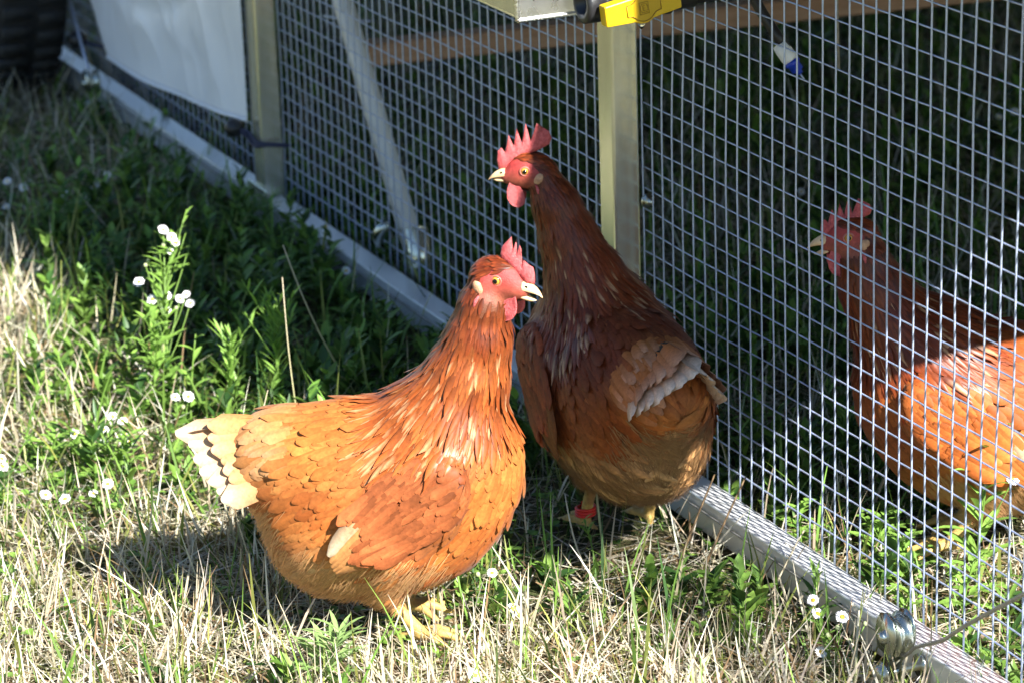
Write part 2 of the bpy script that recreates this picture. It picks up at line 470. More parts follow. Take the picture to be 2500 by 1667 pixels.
# timber perch inside the run
wood = bevel_box('timber_perch', (-.019, 0, -.017), (.019, 1.6, .017), MT['wood'], None, .003, 1)
wood.location = (-.985, .050, .300)
tag(wood, 'brown timber bar behind the mesh at the top of the picture', 'timber')
wood.rotation_euler = (0, 0, -.115)

# white tarp
nu, nv = 110, 70
U, W = np.meshgrid(np.linspace(0, 1, nu), np.linspace(0, 1, nv), indexing='ij')
xb = -1.226 - .70 * U
zb = .160 - .047 * U - .006 * np.sin(U * np.pi)
xt = -1.226 - 1.20 * U
Zt = .80
X = xb + (xt - xb) * W; Z = zb + (Zt - zb) * W
Yt = -.046 - .004 * np.sin(U * np.pi) - .012 * (fbm(X, Z, 40, 5) - .5) - .016 * np.sin(U * 11 + 3 * W + np.sin(W * 6)) * np.clip(W * 2, .1, 1) * np.sin(np.pi * np.clip(U, .0, 1)) - .018 * (noise2(X + Z, Z - X, 44, 9) - .5) * np.clip(W * 3, .1, 1)
rid = lambda a, f, sd_: 1 - np.abs(2 * noise2(a[0], a[1], sd_, f) - 1)
Yt = Yt - np.clip(W * 3.0, .12, 1) * (.016 * rid((X * .8 + Z * .5, Z * .6 - X * .3), 9, 51) ** 3 + .010 * rid((X + .4 * Z, Z * .5), 16, 57) ** 4 - .012 * rid((X * .5 - Z * .8, Z), 7, 61) ** 3)
Yt = -.045 + (Yt + .045) * np.clip(U * 7, 0, 1)
Vt = np.stack([X, Yt, Z], -1).reshape(-1, 3)
i = np.arange(nu - 1)[:, None] * nv; j = np.arange(nv - 1)[None]
Ft = np.stack([i + j, i + j + 1, i + nv + j + 1, i + nv + j], -1).reshape(-1, 4)
tarp = mesh_obj('tarp', Vt, Ft, MT['tarp'])
so = tarp.modifiers.new('thickness', 'SOLIDIFY'); so.thickness = .0012
tag(tarp, 'white creased tarp hanging over the far end of the mesh run', 'tarp')
V, F = tube(np.stack([xb[:, 0], Yt[:, 0] - .001, zb[:, 0]], -1), .0026, 6)
mesh_obj('hem', V, F, MT['tarp'], tarp)

# unseen tarp on the far side of the run, added to block sky light
U2, W2 = np.meshgrid(np.linspace(0, 1, 60), np.linspace(0, 1, 12), indexing='ij')
X2 = -3.1 + 4.1 * U2; Z2 = .05 + .74 * W2; Y2 = 2.185 - .012 * np.sin(U2 * 40 + 3 * W2) - .02 * (noise2(X2, Z2, 77, 6) - .5)
i = np.arange(59)[:, None] * 12; j = np.arange(11)[None]
tarp2 = mesh_obj('sky_block_tarp', np.stack([X2, Y2, Z2], -1).reshape(-1, 3), np.stack([i + j, i + 12 + j, i + 13 + j, i + j + 1], -1).reshape(-1, 4), MT['tarp'], coop)
so2 = tarp2.modifiers.new('thickness', 'SOLIDIFY'); so2.thickness = .0012

# ball bungee round the far post
bung = empty('ball_bungee', (-1.245, -.06, .146))
tag(bung, 'dark blue ball bungee cord looped round the far metal post', 'bungee cord')
def uvsphere(r, n=16, mrows=10, sc=(1, 1, 1)):
    th = np.linspace(0, np.pi, mrows)
    return lathe(np.stack([r * np.sin(th), -r * np.cos(th)], -1), n)
V, F = uvsphere(.0145); mesh_obj('ball', V, F, MT['blackplastic'], bung)
for dz in (.0, -.011):
    t = np.linspace(0, 1, 14)
    pts = np.stack([.004 + .075 * t, .018 + .0 * t - .018 * np.sin(t * np.pi) * 1.0 - .004 * (1 - t), dz * np.sin(np.pi * np.clip(t * 1.2, 0, 1)) - .018 * t], -1)
    pts[:, 1] = np.interp(t, [0, .2, .75, 1], [.0, .0155, .0155, .06])
    V, F = tube(pts, .0033, 7); mesh_obj('cord', V, F, MT['cord'], bung)
bun2 = empty('ball_bungee', (-2.03, -.062, .125))
tag(bun2, 'black bungee ball beside the tyre at the far tarp edge', 'bungee cord')
V, F = uvsphere(.017); mesh_obj('ball', V, F, MT['blackplastic'], bun2)
V, F = tube([(0, .004, 0), (.03, .012, -.004), (.06, .02, -.002), (.09, .03, 0)], .0033, 7); mesh_obj('cord', V, F, MT['cord'], bun2)

# pulleys on the bottom rail
def pulley(loc, label, scale=1.0, tilt=0.0):
    p = empty('cable_pulley', loc)
    p.scale = (scale,) * 3
    p.rotation_euler = (0, tilt, 0)
    tag(p, label, 'pulley', 'pulleys on the bottom rail')
    groove = [(.004, -.0075), (.0215, -.0075), (.0228, -.0066), (.0165, -.0015), (.0155, 0), (.0165, .0015), (.0228, .0066), (.0215, .0075), (.004, .0075)]
    V, F = lathe(groove, 40, 'y'); mesh_obj('sheave', V, F, MT['zinc'], p)
    for s, nm in ((-1, 'side_plate'), (1, 'side_plate')):
        # strap-shaped cheek plate with a kinked neck
        outl = [(-.017, .012), (-.0115, .0215), (0, .0255), (.0115, .0215), (.017, .012), (.0185, 0), (.013, -.018), (.0085, -.026), (.0085, -.052), (-.0085, -.052), (-.0085, -.026), (-.013, -.018), (-.0185, 0)]
        o2 = np.array(outl); k = len(o2)
        y0 = np.where(o2[:, 1] < -.022, s * .0035, s * .0105)
        V = np.concatenate([np.stack([o2[:, 0], y0, o2[:, 1]], -1), np.stack([o2[:, 0], y0 + s * .0016, o2[:, 1]], -1)])
        V = np.concatenate([V, [[0, s * .0105, 0]], [[0, s * .0121, 0]]])
        tri = [[2 * k, (q + 1) % k, q] for q in range(k)] + [[2 * k + 1, k + q, k + (q + 1) % k] for q in range(k)]
        qd = [[q, (q + 1) % k, k + (q + 1) % k, k + q] for q in range(k)]
        mesh_obj(nm, V, [np.array(tri), np.array(qd)], MT['zinc'], p, smooth=False)
    for (zb_, rr) in ((0.0, .0062), (-.043, .0105)):
        V, F = lathe([(0, -.0195), (rr * .7, -.0193), (rr, -.0165), (rr, -.0125), (rr * 1.25, -.0123), (rr * 1.25, -.0121)], 12, 'y')
        mesh_obj('bolt', V + np.array([0, 0, zb_]), F, MT['zinc'], p)
    V, F = lathe([(.0045, -.012), (.0045, .030), (.012, .0302), (.012, .034), (0, .0342)], 14, 'y')
    mesh_obj('spacer', V + np.array([0, 0, -.043]), F, MT['zinc'], p)
    return p
pulley((.672, -.0725, .072), 'zinc pulley with two bolts on the near end of the bottom rail', 1.0, .12)
pulley((-1.93, -.0725, .072), 'small blurred pulley on the far end of the bottom rail by the tyre', .9, -.15)

# cables
cable = empty('steel_cable', (0, -.0395, .033)); tag(cable, 'thin twisted steel cable running along the outer side of the bottom rail', 'cable')
t = np.linspace(0, 1, 60)
pts = np.stack([-1.93 + 2.585 * t, -.0018 - .030 * np.clip((t - .985) / .015, 0, 1) - .030 * np.clip((.012 - t) / .012, 0, 1), .001 + .0012 * np.sin(t * 7) + .017 * np.clip((t - .985) / .015, 0, 1) + .017 * np.clip((.012 - t) / .012, 0, 1)], -1)
V, F = tube(pts, .0014, 6); mesh_obj('strand', V, F, MT['steelcable'], cable)
pts = np.array([(-1.945, -.0725, .092), (-1.99, -.068, .125), (-2.06, -.06, .176), (-2.25, -.045, .32), (-2.9, .0, .82)])
V, F = tube(pts, .0028, 6); o = mesh_obj('steel_cable', V, F, MT['wire']); tag(o, 'pale cable rising from the far pulley past the tyre', 'cable')
pts = np.array([(.668, -.0725, .0500), (.690, -.0725, .056), (.71, -.073, .0735), (.80, -.10, .122), (.875, -.125, .172), (1.003, -.15, .257), (1.2, -.19, .38), (1.7, -.29, .70)])
V, F = tube(pts, [.0019] * 3 + [.0021] * 5, 6); o = mesh_obj('steel_cable', V, F, MT['steelcable']); tag(o, 'brown grey cable pulled from the near pulley up to the right', 'cable')

# water valve hung from the box tube end
valve = empty('water_valve', (.232, -.150, .634)); tag(valve, 'black pipe valve with yellow handle and a hanging water drop', 'valve')
VO = np.array([.232, -.150, .634])
def vadd(name, V, F, mat, smooth=True, parent=valve):
    return mesh_obj(name, np.asarray(V) - VO, F, mat, parent, smooth)
V, F = lathe([(.0125, .03), (.0125, 0), (.0175, -.0005), (.0212, .0015), (.0215, .004), (.0215, .018), (.0195, .0185), (.0195, .024), (.0225, .0245), (.0225, .10), (.0195, .1005), (.0195, .128), (.0, .1285)], 36, 'y')
vadd('pipe_body', V + np.array([.226, -.1845, .632]), F, MT['blackplastic'])
V, F = lathe([(0, .0), (.0125, .0), (.0125, .001), (.0, .001)], 24, 'y')
vadd('bore', V + np.array([.226, -.155, .632]), F, MT['blackplastic'])
V, F = lathe([(.0165, -.03), (.0165, .0), (.0155, .0015), (0, .002)], 28, 'x')
vadd('stem_housing', V + np.array([.2515, -.131, .6285]), F, MT['blackplastic'])
# yellow handle: bar with a round hub, extruded
ang = np.radians(7.0)
def hpoly(pts, x0, x1, name, mat, parent=valve, bev=.0016):
    pts = np.array(pts)
    c, s = np.cos(ang), np.sin(ang)
    Y = pts[:, 0] * c - pts[:, 1] * s; Z = pts[:, 0] * s + pts[:, 1] * c
    bm = bmesh.new()
    v0 = [bm.verts.new((x0, y, z)) for y, z in zip(Y, Z)]
    f = bm.faces.new(v0)
    r = bmesh.ops.extrude_face_region(bm, geom=[f])
    for e in r['geom']:
        if isinstance(e, bmesh.types.BMVert): e.co.x = x1
    bmesh.ops.recalc_face_normals(bm, faces=bm.faces[:])
    if bev: bmesh.ops.bevel(bm, geom=[e for e in bm.edges if not (abs(e.verts[0].co.x - x0) < 1e-6 and abs(e.verts[1].co.x - x0) < 1e-6)], offset=bev, segments=2, affect='EDGES', profile=.5)
    for v in bm.verts: v.co += Vector((0, -.1315 - VO[1], .6285 - VO[2]))
    for v in bm.verts: v.co.x -= VO[0]
    me = bpy.data.meshes.new(name); bm.to_mesh(me); bm.free(); me.materials.append(mat)
    return obj(name, me, parent)
a = np.radians(np.linspace(-128, -52, 12)); rh = .0168
bot = [(rh * np.cos(q), rh * np.sin(q)) for q in a]
top = [(rh * np.cos(q + np.pi), rh * np.sin(q + np.pi)) for q in a]
handle = hpoly([(-.044, -.0105)] + bot + [(.044, -.0105), (.044, .0115)] + top + [(-.044, .0115)], .252, .265, 'handle', MT['yellow'])
a2 = np.radians(np.linspace(-140, -40, 12)); r2 = .0138
bot = [(r2 * np.cos(q), r2 * np.sin(q)) for q in a2]; topp = [(r2 * np.cos(q + np.pi), r2 * np.sin(q + np.pi)) for q in a2]
hpoly([(-.0195, -.0055), (-.0135, -.0065)] + bot + [(.0135, -.0065), (.0195, -.0055), (.0195, .0065), (.0135, .0075)] + topp + [(-.0135, .0075), (-.0195, .0065)], .2650, .2656, 'handle_inset', MT['yellow_dark'], handle, 0)
def emb(poly, closed=True, rr=.00028):
    P = np.array(list(poly) + ([poly[0]] if closed else []), float) * .001
    c, s = np.cos(ang), np.sin(ang)
    Q = np.stack([np.full(len(P), .2657), P[:, 0] * c - P[:, 1] * s - .1315, P[:, 0] * s + P[:, 1] * c + .6285], -1) - VO
    segs = [tube(np.stack([Q[i], Q[i + 1]]), rr, 5) for i in range(len(Q) - 1)]
    return join(segs)
parts = [emb([(-5.2, -6.2), (5.2, -6.2), (5.2, 6.2), (-5.2, 6.2)]),
         emb([(-3, -4.6), (3, -4.6), (3, -2.4), (4.2, -2.4), (4.2, 2.4), (3, 2.4), (3, 4.6), (-3, 4.6), (-3, 2.4), (-4.2, 2.4), (-4.2, -2.4), (-3, -2.4)]),
         emb([(1.3, 2.5), (-1.2, 2.5), (-1.2, -2.5), (1.3, -2.5)], False), emb([(-1.2, 0), (1.0, 0)], False)]
V, F = join(parts); mesh_obj('embossed_emblem', V, F, MT['yellow_groove'], handle)
inset = [(-.0195, -.0055), (-.0135, -.0065)] + bot + [(.0135, -.0065), (.0195, -.0055), (.0195, .0065), (.0135, .0075)] + topp + [(-.0135, .0075), (-.0195, .0065)]
V, F = emb([(a_ * 1000, b_ * 1000) for a_, b_ in inset], True, .0005); mesh_obj('inset_groove', V, F, MT['yellow_groove'], handle)
th = np.linspace(0, np.pi, 10)
V, F = lathe(np.stack([.0042 * np.sin(th) * (1 - .25 * np.cos(th)) * .9, -.0048 * np.cos(th)], -1), 14)
drop = vadd('water_drop', V + np.array([.258, -.131, .6095]), F, MT['water'])
# black water pipe that carries the valve, running back under the house
V, F = tube([(.226, -.058, .632), (.226, .02, .632), (.226, .07, .66), (.226, .09, .74), (.226, .09, .829)], .016, 14); vadd('supply_pipe', V, F, MT['blackplastic'])

# nipple drinker inside the run
drk = empty('nipple_drinker', (.155, .10, .527)); tag(drk, 'white and blue drinker nipple hanging on a black hose behind the mesh', 'drinker')
ax = nrm(np.array([-.014, -.010, .026]))       # hose leaves upwards
hp = [np.array([0, 0, .006]), np.array([-.010, -.008, .022]), np.array([-.024, -.018, .046]), np.array([-.046, -.03, .085]), np.array([-.07, -.03, .15]), np.array([-.08, .02, .25]), np.array([-.08, .03, .303])]
V, F = tube(np.array(hp), .0062, 10); mesh_obj('hose', V, F, MT['hose'], drk)
d1 = nrm(np.array([.45, .55, -1.0]))
V, F = tube(np.array([-d1 * .014, -d1 * .006, d1 * .004, d1 * .009]), [.0085, .0095, .0095, .0085], 12); mesh_obj('saddle', V, F, MT['white_plastic'], drk)
V, F = tube(np.array([d1 * .0085, d1 * .013, d1 * .0135, d1 * .022, d1 * .0225, d1 * .026]), [.0095, .0095, .0075, .0072, .0045, .004], 10); mesh_obj('nipple_body', V, F, MT['blue_plastic'], drk)
V, F = tube(np.array([d1 * .026, d1 * .034]), .0012, 6); mesh_obj('pin', V, F, MT['wire'], drk)
V, F = tube(np.array([[.02, .05, .303], [.02, .05, .1], [.024, .052, -.02]]), .002, 6); 
o = mesh_obj('hanging_rod', V + np.array([.155, .10, .527]), F, MT['steelcable']); tag(o, 'thin brown rod hanging behind the drinker nipple', 'rod')

# ------------------------------------------------------------------ hens
class Sdf:
    def __init__(s): s.p = []
    def ell(s, c, r, k=.02, rot=None): s.p.append(('e', np.array(c, float), np.array(r, float), rot, k))
    def cap(s, a, b, ra, rb, k=.012): s.p.append(('c', np.array(a, float), np.array(b, float), (ra, rb), k))
    def __call__(s, P):
        d = None
        for q in s.p:
            if q[0] == 'e':
                X = P - q[1]
                if q[3] is not None: X = X @ q[3]
                k0 = np.linalg.norm(X / q[2], axis=-1); k1 = np.linalg.norm(X / q[2] ** 2, axis=-1)
                di = k0 * (k0 - 1) / np.maximum(k1, 1e-6)
            else:
                ab = q[2] - q[1]; t = np.clip(((P - q[1]) @ ab) / np.dot(ab, ab), 0, 1)
                di = np.linalg.norm(P - q[1] - t[..., None] * ab, axis=-1) - (q[3][0] + (q[3][1] - q[3][0]) * t)
            k = q[4]
            if d is None: d = di
            else:
                h = np.clip(.5 + .5 * (d - di) / k, 0, 1)
                d = d * (1 - h) + di * h - k * h * (1 - h)
        return d
    def grad(s, P, e=.0015):
        g = np.zeros_like(P)
        for i in range(3):
            o = np.zeros(3); o[i] = e
            g[..., i] = s(P + o) - s(P - o)
        return nrm(g)
    def project(s, P, it=2):
        for _ in range(it):
            n = s.grad(P); P = P - n * s(P)[..., None] * .9
        return P, s.grad(P)

def surface_nets(f, lo, hi, h):
    lo = np.array(lo); n = np.ceil((np.array(hi) - lo) / h).astype(int) + 1
    ax = [lo[i] + h * np.arange(n[i]) for i in range(3)]
    G = np.stack(np.meshgrid(*ax, indexing='ij'), -1)
    Vv = f(G.reshape(-1, 3)).reshape(n)
    S = Vv < 0
    c = [(i, j, k) for i in (0, 1) for j in (0, 1) for k in (0, 1)]
    sl = lambda A, o: A[o[0]:A.shape[0] - 1 + o[0], o[1]:A.shape[1] - 1 + o[1], o[2]:A.shape[2] - 1 + o[2]]
    cnt = sum(sl(S, o).astype(int) for o in c)
    mask = (cnt > 0) & (cnt < 8)
    acc = np.zeros(mask.shape + (3,)); num = np.zeros(mask.shape)
    for a in c:
        for d in range(3):
            if a[d] == 0:
                bb = list(a); bb[d] = 1
                va, vb = sl(Vv, a), sl(Vv, bb)
                cr = ((va < 0) != (vb < 0))
                t = np.where(cr, va / np.where(cr, va - vb, 1), 0)
                pos = np.zeros(mask.shape + (3,)); pos[...] = a; pos[..., d] = t
                acc += np.where(cr[..., None], pos, 0); num += cr
    ii = np.argwhere(mask)
    vid = -np.ones(mask.shape, int); vid[mask] = np.arange(len(ii))
    V = lo + h * (ii + acc[mask] / num[mask][:, None])
    faces = []
    for d in range(3):
        e1, e2 = [(1, 2), (2, 0), (0, 1)][d]
        A = np.take(S, range(0, n[d] - 1), axis=d); B = np.take(S, range(1, n[d]), axis=d)
        E = np.argwhere(A != B)
        ok = (E[:, e1] > 0) & (E[:, e2] > 0) & (E[:, e1] < n[e1] - 1) & (E[:, e2] < n[e2] - 1)
        E = E[ok]
        def cell(o1, o2):
            q = E.copy(); q[:, e1] -= o1; q[:, e2] -= o2
            return vid[q[:, 0], q[:, 1], q[:, 2]]
        Q = np.stack([cell(1, 1), cell(0, 1), cell(0, 0), cell(1, 0)], -1)
        flip = ~A[E[:, 0], E[:, 1], E[:, 2]]
        Q[flip] = Q[flip][:, ::-1]
        faces.append(Q)
    return V, np.concatenate(faces)

def feathers(sdf, P, T, L, W, lift, c0, c1, kind='body', rows=6, h0=0.0, cmid=None, edge=(.92, 1.04, .92), rnd=.40):
    """plates that follow the skin; every feather bends with the body under it"""
    N = len(P)
    n = sdf.grad(P); T = nrm(T - n * np.sum(T * n, -1, keepdims=True))
    s = np.linspace(0, 1, rows)
    if kind == 'hackle': w = np.interp(s, [0, .15, .45, .75, .92, 1], [.35, .7, 1, .78, .35, .04])
    elif kind == 'fluff': w = np.interp(s, [0, .3, .7, 1], [.6, 1, .6, .05])
    else: w = np.interp(s, [0, .2, .55, .8, .93, 1], [.45, .8, 1, .92, .6, .22])
    p = P.copy(); ctr = []; sides = []; nn = []
    for k in range(rows):
        sd = nrm(np.cross(n, T))
        ctr.append(p + n * (h0 + lift * s[k] * L)[:, None]); sides.append(sd); nn.append(n)
        if k < rows - 1:
            p = p + T * (L / (rows - 1))[:, None]
            dd = np.clip(sdf(p), -.01, .012)
            g = sdf.grad(p); p = p - g * dd[:, None] * .85
            n = nrm(n * .35 + g * .65); T = nrm(T - n * np.sum(T * n, -1, keepdims=True))
    ctr = np.stack(ctr, 1); sides = np.stack(sides, 1); nn = np.stack(nn, 1)
    hw = (W[:, None] * w[None] * .5)[..., None]
    if kind == 'fluff':
        cols_n = 2
        V = np.stack([ctr - sides * hw, ctr + sides * hw], 2)
    else:
        cols_n = 3
        dip = hw * .30
        V = np.stack([ctr - sides * hw - nn * dip, ctr + nn * hw * .10, ctr + sides * hw - nn * dip], 2)
    cn = np.linspace(-1, 1, cols_n)[None, None, :, None]
    NN = nrm(nn[:, :, None] * 1.0 + sides[:, :, None] * cn * (rnd if cols_n == 3 else .15) + np.zeros_like(V)).reshape(-1, 3)
    V = V.reshape(-1, 3)
    base = np.arange(N)[:, None, None] * rows * cols_n
    r = np.arange(rows - 1)[None, :, None] * cols_n; c = np.arange(cols_n - 1)[None, None]
    q = base + r + c
    F = np.stack([q, q + cols_n, q + cols_n + 1, q + 1], -1).reshape(-1, 4)
    f = (s ** 1.6)[None, :, None, None]
    C = c0[:, None, None, :] * (1 - f) + c1[:, None, None, :] * f
    C = np.repeat(C, cols_n, 2)
    if cols_n == 3:
        C = C * np.array(edge)[None, None, :, None]
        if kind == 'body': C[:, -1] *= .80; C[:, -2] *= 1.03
        if cmid is not None:
            g = np.interp(s, [0, .45, .7, .95, 1], [0, 0, .8, 1, .6])[None, :, None]
            C[:, :, 1] = C[:, :, 1] * (1 - g) + cmid[:, None, :] * g
    return V, F, np.clip(C.reshape(-1, 3), 0, .95), NN

def quill(L, W, bend=.1, rows=9, cup=.25, tipround=.8, c0=(.8, .6, .4), c1=(.85, .75, .6)):
    """single big flight or tail feather along +x, face +z"""
    s = np.linspace(0, 1, rows)
    w = np.interp(s, [0, .08, .35, .75, .9, .97, 1], [.18, .45, .85, 1, .9 * tipround + .1, .62, .25]) * W / 2
    cN = np.linspace(-1, 1, 5)
    X = np.repeat((s * L)[:, None], 5, 1) - (np.abs(cN)[None] ** 2) * w[:, None] * .35
    Y = w[:, None] * cN[None]
    Z = -bend * L * (s ** 2)[:, None] - cup * w[:, None] * (cN ** 2)[None] + .0006 * (cN == 0)[None]
    V = np.stack([X, Y, Z + 0 * X], -1).reshape(-1, 3)
    i = np.arange(rows - 1)[:, None] * 5; j = np.arange(4)[None]
    F = np.stack([i + j, i + 5 + j, i + 6 + j, i + 1 + j], -1).reshape(-1, 4)
    c0 = np.array(c0); c1 = np.array(c1)
    C = c0 + (c1 - c0) * np.clip((X / L) ** 2.8, 0, 1)[..., None]
    C = C * np.array([.74, .95, 1.05, .97, .80])[None, :, None]  # vane edges darkened to paint the shade between overlapping feathers
    return V, F, np.clip(C.reshape(-1, 3), 0, .92)

def frame_from(d, up):
    x = nrm(np.array(d, float)); z = np.array(up, float); z = nrm(z - x * np.dot(x, z)); y = np.cross(z, x)
    return np.stack([x, y, z], 1)

MAH = np.array([.125, .024, .006]); DOR = np.array([.27, .068, .014]); ORA = np.array([.40, .125, .027])
TAN = np.array([.44, .19, .060]); CRE = np.array([.64, .50, .34]); FLU = np.array([.54, .29, .115]); BRN = np.array([.20, .056, .018])
COMB_B = [(.0272, .0106), (.0258, .0208), (.0221, .0245), (.0192, .0190), (.0146, .0386), (.0104, .0255), (.0066, .0459), (.0026, .0290), (-.0022, .0517), (-.0060, .0300), (-.0125, .0514), (-.0150, .0360), (-.0186, .0459), (-.0237, .0419), (-.0262, .0339), (-.0237, .0266), (-.0121, .0200), (.001, .0135), (.0112, .0072), (.0178, .0004), (.0258, -.001)]
COMB_A = [(.033, .000), (.0325, .008), (.0300, .0155), (.0250, .0172), (.0200, .0205), (.0190, .0155), (.0172, .0262), (.0158, .0215), (.0146, .0340), (.0125, .0260), (.0108, .0392), (.0082, .0285), (.0055, .0400), (.0015, .0350), (-.0030, .0290), (-.0040, .0215), (-.001, .0150), (.006, .0115), (.013, .0070), (.020, .001), (.026, -.003)]

def comb_mesh(outline, sx=1.0, sz=1.0, thick=.0055, bendy=0.0, seed=0):
    o = np.array(outline) * [sx, sz]
    # resample and fill with a triangulated, inflated sheet
    bm = bmesh.new()
    vs = [bm.verts.new((x, 0, z)) for x, z in o]
    f = bm.faces.new(vs)
    bmesh.ops.triangulate(bm, faces=[f])
    bmesh.ops.subdivide_edges(bm, edges=bm.edges[:], cuts=2, use_grid_fill=True)
    bmesh.ops.triangulate(bm, faces=bm.faces[:])
    bmesh.ops.subdivide_edges(bm, edges=[e for e in bm.edges if e.calc_length() > .0035], cuts=1)
    bmesh.ops.triangulate(bm, faces=bm.faces[:])
    bm.verts.ensure_lookup_table()
    V = np.array([v.co[:] for v in bm.verts]); Fc = np.array([[v.index for v in fc.verts] for fc in bm.faces])
    bnd = np.array([v.is_boundary for v in bm.verts]); bm.free()
    seg0 = o; seg1 = np.roll(o, -1, 0)
    ab = seg1 - seg0
    t = np.clip(((V[:, None, [0, 2]] - seg0) * ab).sum(-1) / (ab ** 2).sum(-1), 0, 1)
    dist = np.linalg.norm(V[:, None, [0, 2]] - seg0 - t[..., None] * ab, axis=-1).min(1)
    zlow = np.interp(V[:, 2], [0, .02, .05], [1.25, 1.0, .7])
    th = thick * .5 * zlow * np.sqrt(np.clip(dist / .005, 0, 1)) + .0004
    th = th + (noise2(V[:, 0], V[:, 2], seed + 3, 420) - .5) * .0008
    th[bnd] = .0
    cb = bendy * np.clip(V[:, 2] / .05, 0, 1) ** 2
    n = len(V)
    VA = V.copy(); VA[:, 1] = th + cb; VB = V.copy(); VB[:, 1] = -th + cb
    Vall = np.concatenate([VA, VB]); Fall = np.concatenate([Fc[:, ::-1], Fc + n])
    return Vall, Fall

def build_hen(loc, yaw, label, pose, seed):
    R_ = np.random.default_rng(seed)
    hen = empty('hen', loc, yaw); tag(hen, label, 'chicken', 'brown laying hens')
    neck = pose['neck']                       # list of (x,y,z,r) base -> head
    eye = np.array(pose['eye']); hy, hp_ = pose['hyaw'], pose['hpitch']
    cy, sy, cp, sp = np.cos(hy), np.sin(hy), np.cos(hp_), np.sin(hp_)
    HR = np.array([[cy, -sy, 0], [sy, cy, 0], [0, 0, 1]]) @ np.array([[cp, 0, sp], [0, 1, 0], [-sp, 0, cp]])   # head -> hen
    def H(p): return eye + np.asarray(p) @ HR.T
    hs = pose.get('hs', 1.0)
    S_ = Sdf()
    bt = pose.get('body_tilt', 0.0)
    cb, sb = np.cos(bt), np.sin(bt)
    BR = np.array([[cb, 0, -sb], [0, 1, 0], [sb, 0, cb]]); piv = np.array([0, 0, .16])
    B = lambda p: piv + (np.array(p, float) - piv) @ BR.T
    S_.ell(B((-.030, 0, .162)), (.108, .082, .092), .03, BR)
    S_.ell(B((.050, 0, .185)), (.080, .072, .088), .03, BR)
    S_.ell(B((-.055, 0, .118)), (.082, .074, .074), .03, BR)
    S_.ell(B((.020, 0, .128)), (.075, .066, .068), .03, BR)
    S_.ell(B((-.112, 0, .188)), (.060, .050, .052), .03, BR)
    for a, bb in zip(neck[:-1], neck[1:]):
        S_.cap(a[:3], bb[:3], a[3], bb[3], .025 if bb[3] > .04 else .008)
    S_.ell(H(np.array([-.005, 0, -.003]) * hs), np.array([.0265, .0158, .0205]) * hs, .006, HR)
    S_.ell(H(np.array([.010, 0, -.008]) * hs), np.array([.019, .0108, .0115]) * hs, .005, HR)
    wd = nrm(np.array(pose.get('wing_dir', (-.82, 0, -.55)), float)); WR = {}
    for s in (-1, 1):
        wx = nrm(np.array([wd[0], s * -.10, wd[2]])); wy = nrm(np.array([.03, s * 1.0, .12])); wy = nrm(wy - wx * np.dot(wx, wy)); wz = np.cross(wx, wy)
        R3 = np.stack([wx, wy, wz], 1); WR[s] = R3
        S_.ell(B((.012, s * .0690, .160)), (.082, .0160, .044), .018, R3)
    hip = pose['legs']
    for s, (fx, fz, hx) in zip((-1, 1), hip):
        yl = s * .036
        S_.cap(B((-.005, s * .042, .115)), (hx, yl, .066), .044, .020, .016)
        S_.cap((hx, yl, .070), (hx - .004, yl, .058), .0125, .0088, .006)
        S_.cap((hx - .004, yl, .058), (fx, yl, .016 + fz), .0068, .0062, .005)
        for aa, ll in ((0, .046), (.6, .040), (-.6, .040)):
            e0 = np.array([fx, yl, .013 + fz]); m0 = e0 + np.array([np.cos(aa) * ll * .5, np.sin(aa) * ll * .5, .001]); e1 = e0 + np.array([np.cos(aa) * ll, np.sin(aa) * ll, -.007])
            S_.cap(e0, m0, .0058, .0046, .003); S_.cap(m0, e1, .0046, .0028, .002)
        S_.cap((fx, yl, .014 + fz), (fx - .022, yl - s * .006, .008 + fz), .0058, .0030, .003)
    nk = np.array(neck)
    hi_z = eye[2] + .05
    V, F = surface_nets(S_, (-.215, -.125, -.006), (max(.19, eye[0] + .06), .125, hi_z), .0042)
    V, _ = S_.project(V, 2)
    hl = (V - eye) @ HR / hs                   # head-local
    face = ((hl[:, 0] - .006) / .0235) ** 2 + ((hl[:, 2] + .0045) / .0165) ** 2 < 1
    legs = (V[:, 2] < .060) & (np.abs(V[:, 1]) > .018) & (S_(V * 1.0) < .01)
    belly = V[:, 2] < .11
    colr = np.tile(BRN * .6, (len(V), 1)); colr[belly] = FLU * .6
    isleg = np.zeros(len(V), bool)
    for s, (fx, fz, hx) in zip((-1, 1), hip):
        isleg |= (V[:, 2] < .062) & (np.abs(V[:, 1] - s * .036) < .047) & (np.hypot(V[:, 0] - (hx + (fx - hx) * np.clip((.062 - V[:, 2]) / .046, 0, 1)), V[:, 1] - s * .036) < np.where(V[:, 2] < .024, .06, .012))
    colr[isleg] = np.array([.50, .33, .10]) * (.7 + .5 * noise2(V[isleg, 0] * 0 + V[isleg, 2], V[isleg, 1], 3, 330))[:, None]
    fr = (1 - .30 * R_.random((len(V), 1))) * (1 + np.clip(-hl[:, 2:3] / .016, -.3, 1) * np.array([[-.25, .5, .1]]))
    colr[face] = (np.array([.40, .055, .042]) * fr[face])
    mesh_obj('body', V, F, MT['skin'], hen, True, colr)

    # ---- scatter plumage over the skin
    tri = np.concatenate([F[:, [0, 1, 2]], F[:, [0, 2, 3]]])
    A = V[tri]; area = .5 * np.linalg.norm(np.cross(A[:, 1] - A[:, 0], A[:, 2] - A[:, 0]), axis=1)
    def sample(n):
        t = R_.choice(len(tri), n, p=area / area.sum()); u = R_.random((n, 2)); fl = u.sum(1) > 1; u[fl] = 1 - u[fl]
        a = A[t]; return a[:, 0] + u[:, :1] * (a[:, 1] - a[:, 0]) + u[:, 1:] * (a[:, 2] - a[:, 0])
    # anchors: pos, flow, length, width, base colour, tip colour
    anc = []
